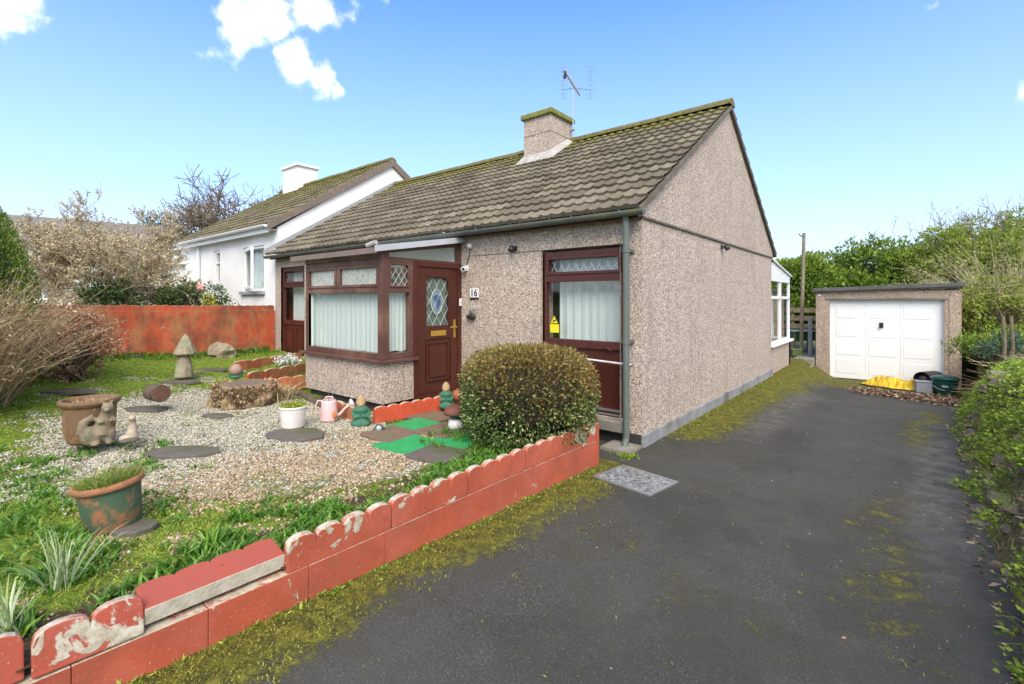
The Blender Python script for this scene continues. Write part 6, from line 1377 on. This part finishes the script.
# camellias
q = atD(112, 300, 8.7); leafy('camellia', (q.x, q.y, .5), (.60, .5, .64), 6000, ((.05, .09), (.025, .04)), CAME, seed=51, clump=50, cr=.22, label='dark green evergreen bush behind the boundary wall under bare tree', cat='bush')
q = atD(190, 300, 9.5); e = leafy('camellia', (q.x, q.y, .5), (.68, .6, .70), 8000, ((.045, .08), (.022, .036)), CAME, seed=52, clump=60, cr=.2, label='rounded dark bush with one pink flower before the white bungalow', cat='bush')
rr_ = (CAM-Vector((q.x, q.y, 1.5))).normalized(); mb = MB(); f0 = Vector((0, 0, 0))+rr_*.62+RT*.2+Vector((0, 0, 1.25))
for i in range(7): mb.blob(f0 + Vector((random.gauss(0, .03), random.gauss(0, .03), random.gauss(0, .025))), (.035, .035, .03), 8)
mb.build('pink_flower', simple('pink_petal', (.75, .25, .27), (.7, .4, .38)), e)
q = atD(208, 300, 9.4); leafy('yellow_shrub', (q.x, q.y, .9), (.16, .14, .35), 700, ((.04, .07), (.02, .03)), leafmat('yellow_leaf', [(.25, .28, .03), (.48, .46, .05), (.60, .55, .12)]), seed=53, clump=14, cr=.11, label='small yellow-leaved shrub just left of white bungalow corner', cat='shrub')
q = atD(243, 300, 10.2); e, c = bare('rose_stems', (q.x, q.y, .9), .30, .02, 2, BTW, 'sparse thin-stemmed plant below the white bungalow window', cat='plant', n0=4, spread=.8, kids=(2, 3), buds=(1, .5, IVY), seed=2)
# bare tree behind the neighbour's roof
q = atD(264, 300, 25); e, c = bare('bare_tree', (q.x, q.y, 1.2), 2.8, .24, 4, leafmat('bare_bark', [(.14, .10, .07), (.30, .24, .17)], .9, 0), 'large leafless tree behind the white bungalow roof', spread=.8, lift=.10, kids=(4, 5), n0=11, tilt=1.3, seed=21, thin=.017, shrink=.70)
# dark pines behind
PINE = leafmat('pine_needles', [(.015, .03, .008), (.035, .06, .014), (.08, .10, .025)], .7, .1)
for i, (px, d, rx, ty, lb) in enumerate(((165, 36, 2.0, 208, 'dark evergreen treetop left of the bare tree, far left one'), (192, 38, 2.4, 210, 'dark evergreen treetop nearest the white bungalow roof'))):
    q = atD(px, 300, d); top = 1.5+(300-ty)*d/F; leafy('pine_tree', (q.x, q.y, .3), (rx, rx, (top-.3)/2), 5000, ((.2, .4), (.05, .1)), PINE, seed=60+i, clump=70, cr=.7, label=lb, cat='tree', group='dark evergreens behind the bungalows')
# far white bungalow behind the budding trees
q0 = atD(-40, 300, 19.5); q1 = atD(176, 300, 24); e = empty('far_bungalow', (q0.x, q0.y, 0), math.atan2((q1-q0).y, (q1-q0).x), label='distant white bungalow with grey-brown roof behind the budding trees', cat='bungalow'); L = (q1-q0).length
fr = Fr((0, 0, 0), (1, 0, 0), (0, -1, 0)); eaz = 4.0; hol = [(1.6, 3.2, 1.5, 2.7), (5.2, 6.6, 1.5, 2.7), (8.0, 9.0, 1.5, 2.7), (L-2.2, L-1.2, 1.3, 2.7)]
mb = MB(); wallface(mb, fr, L, 0, eaz, hol, .2); mb.box(0, L, 7.0, 7.2, 0, eaz); mb.prism([(0, 0), (7, 0), (7, eaz), (3.5, 5.35), (0, eaz)], (0, 0, 0), (0, 1, 0), (0, 0, 1), (1, 0, 0), .2); mb.prism([(0, 0), (7, 0), (7, eaz), (3.5, 5.35), (0, eaz)], (L-.2, 0, 0), (0, 1, 0), (0, 0, 1), (1, 0, 0), .2); mb.build('wall', RENDER, e)
FRM = simple('far_roof', (.15, .13, .11), (.21, .18, .15), 5, .9, .3, 12)
mb = MB(); mb.add([(-.3, -.35, eaz-.05), (L+.3, -.35, eaz-.05), (L+.3, 3.5, 5.42), (-.3, 3.5, 5.42), (-.3, 7.35, eaz-.05), (L+.3, 7.35, eaz-.05), (-.3, -.35, eaz+.06), (L+.3, -.35, eaz+.06), (L+.3, 3.5, 5.54), (-.3, 3.5, 5.54), (-.3, 7.35, eaz+.06), (L+.3, 7.35, eaz+.06)], [(0,1,2,3),(3,2,5,4),(6,9,8,7),(9,10,11,8),(0,6,7,1),(4,5,11,10),(1,7,8,2),(2,8,11,5),(0,3,9,6),(3,4,10,9)]); mb.build('roof', FRM, e)
for (a, b, c_, d_) in hol:
    mb = MB(); framerect(mb, fr, a, b, c_, d_, .08, -.12, -.04); fr.box(mb, (a+b)/2-.03, (a+b)/2+.03, -.12, -.04, c_+.08, d_-.08); f = mb.build('window', WHITE, e); pane(f, fr, a+.08, b-.08, c_+.08, d_-.08, -.1)
    mb = MB(); fr.box(mb, a, b, -.6, -.55, c_-.2, d_+.2); mb.build('blind', simple('far_blind', (.35, .40, .40)), e)
# telegraph-style thin mast beyond
q = atD(0, 187, 12); 
# treeline closing the horizon far off
P = []; 
for i in range(26000):
    a = RNG.random()*2*PI; rr_ = RNG.uniform(70, 95); hgt = (2.2 + 1.6*mnoise.noise(Vector((math.cos(a)*7, math.sin(a)*7, 0))) + 1.2*mnoise.noise(Vector((math.cos(a)*23, math.sin(a)*23, 4)))) ; P.append((math.cos(a)*rr_, math.sin(a)*rr_, -.5 + RNG.random()**.7*max(1, hgt+1)))
P = np.array(P); o = leaves('distant_trees', P, rdir(len(P)), RNG.uniform(.6, 1.6, len(P)), RNG.uniform(.4, 1.0, len(P)), leafmat('distant_leaf', [(.03, .045, .015), (.06, .08, .025), (.10, .11, .04)], .8, .1)); tag(o, 'low distant woodland closing the horizon', 'woodland', kind='stuff')
SKYTINT = (.62, .96, 1.40); CLOUDV = 8.2; EXPO = .95; SUNE = 2.1; HZF = .86; HZC = (3.75, 3.85, 4.2)
# ------------------------------------------------------------------ camera, light, sky
cam = bpy.data.cameras.new('camera'); co = bpy.data.objects.new('camera', cam); COL.objects.link(co)
co.location = CAM; co.rotation_euler = (R(90), 0, YAW); cam.sensor_width = 36; cam.lens = F/1024*36; cam.shift_y = -(342-HY)/1024
cam.clip_end = 2000; cam.clip_start = .05; S.camera = co
SD = Vector((.50, -.50, .72)).normalized()
sun = bpy.data.lights.new('sun', 'SUN'); so = bpy.data.objects.new('sun', sun); COL.objects.link(so)
sun.energy = SUNE; sun.angle = R(38); sun.color = (1, .88, .71); so.rotation_euler = (-SD).to_track_quat('-Z', 'Y').to_euler()
w = bpy.data.worlds.new('World'); S.world = w; w.use_nodes = True; nt = w.node_tree; bg = nt.nodes['Background']
sky = nt.nodes.new('ShaderNodeTexSky'); sky.sky_type = 'NISHITA'; sky.sun_disc = False; sky.sun_elevation = math.asin(SD.z); sky.sun_rotation = math.atan2(SD.x, SD.y)
sky.air_density = 1.0; sky.dust_density = 1.2; sky.ozone_density = 2.0
bg.inputs[1].default_value = .145
tc = nt.nodes.new('ShaderNodeTexCoord'); gen = tc.outputs['Generated']
def wn(ty, **k):
    n = nt.nodes.new(ty)
    for a, b in k.items(): setattr(n, a, b)
    return n
def wmath(op, a, b):
    n = wn('ShaderNodeMath', operation=op)
    for i, q in enumerate((a, b)):
        if isinstance(q, (int, float)): n.inputs[i].default_value = q
        else: nt.links.new(q, n.inputs[i])
    return n.outputs[0]
nz1 = wn('ShaderNodeTexNoise'); nz1.inputs['Scale'].default_value = 13; nz1.inputs['Detail'].default_value = 9; nz1.inputs['Roughness'].default_value = .56
nt.links.new(gen, nz1.inputs['Vector'])
acc = None
FILL_CLOUDS = [(-AX*.9+RT*.5+Vector((0,0,.7)), .62), (-AX*.8-RT*.6+Vector((0,0,.6)), .60), (Vector((0,0,1))-AX*.25, .55), (RT+Vector((0,0,.75))-AX*.2, .45), (-RT+Vector((0,0,.8))-AX*.2, .45)]  # unseen white clouds added behind the camera to lift and neutralise the ambient light
CL = [(-20, -2, .050, 1), (-4, 24, .030, 1), (20, 2, .022, .7), (238, 16, .045, 1), (262, 2, .05, 1), (310, -10, .05, 1), (352, -12, .04, .9), (300, 64, .036, 1), (322, 78, .034, 1), (340, 90, .02, 1), (222, 58, .03, .35), (1030, 92, .018, .6), (936, 3, .018, .5)]
for px, py, rad, am in CL:
    d = ray(px, py).normalized(); v = wn('ShaderNodeVectorMath', operation='DISTANCE'); nt.links.new(gen, v.inputs[0]); v.inputs[1].default_value = d
    q = wmath('SUBTRACT', 1.0, wmath('DIVIDE', v.outputs['Value'], rad*1.25)); q = wmath('MULTIPLY', wmath('MAXIMUM', q, -1.), am)
    acc = q if acc is None else wmath('MAXIMUM', acc, q)
for dv_, rad in FILL_CLOUDS:
    v = wn('ShaderNodeVectorMath', operation='DISTANCE'); nt.links.new(gen, v.inputs[0]); v.inputs[1].default_value = dv_.normalized()
    q = wmath('SUBTRACT', 1.0, wmath('DIVIDE', v.outputs['Value'], rad*1.25)); q = wmath('MAXIMUM', q, -1.); acc = wmath('MAXIMUM', acc, q)
den = wmath('ADD', acc, wmath('MULTIPLY', wmath('SUBTRACT', nz1.outputs['Fac'], .5), 3.2))
rp = wn('ShaderNodeValToRGB'); rp.color_ramp.elements[0].position = .08; rp.color_ramp.elements[1].position = 1.0; rp.color_ramp.interpolation = 'EASE'; nt.links.new(den, rp.inputs[0])
gate = wn('ShaderNodeValToRGB'); gate.color_ramp.elements[0].position = .0; gate.color_ramp.elements[1].position = .12; nt.links.new(wmath('ADD', acc, .25), gate.inputs[0])
msk = wmath('MULTIPLY', rp.outputs[0], gate.outputs[0])
tint = wn('ShaderNodeMix', data_type='RGBA', blend_type='MULTIPLY'); tint.inputs[0].default_value = 1; nt.links.new(sky.outputs[0], tint.inputs[6]); tint.inputs[7].default_value = (*SKYTINT, 1)
sepz = wn('ShaderNodeSeparateXYZ'); nt.links.new(gen, sepz.inputs[0]); hz_ = wn('ShaderNodeValToRGB'); e_ = hz_.color_ramp.elements; e_[0].position = 0; e_[0].color = (HZF,)*3+(1,); e_[1].position = .55; e_[1].color = (0, 0, 0, 1); em = e_.new(.2); em.color = (HZF*.42,)*3+(1,)
nt.links.new(sepz.outputs[2], hz_.inputs[0]); hm = wn('ShaderNodeMix', data_type='RGBA'); nt.links.new(hz_.outputs[0], hm.inputs[0]); nt.links.new(tint.outputs[2], hm.inputs[6]); hm.inputs[7].default_value = (*HZC, 1)
mx = wn('ShaderNodeMix', data_type='RGBA'); nt.links.new(msk, mx.inputs[0]); nt.links.new(hm.outputs[2], mx.inputs[6]); mx.inputs[7].default_value = (CLOUDV, CLOUDV*.965, CLOUDV*.91, 1)
nt.links.new(mx.outputs[2], bg.inputs[0])
S.view_settings.view_transform = 'Standard'; S.view_settings.look = 'None'; S.view_settings.exposure = EXPO; S.view_settings.gamma = 1
S.render.engine = 'CYCLES'; S.render.resolution_x = 1024; S.render.resolution_y = 684
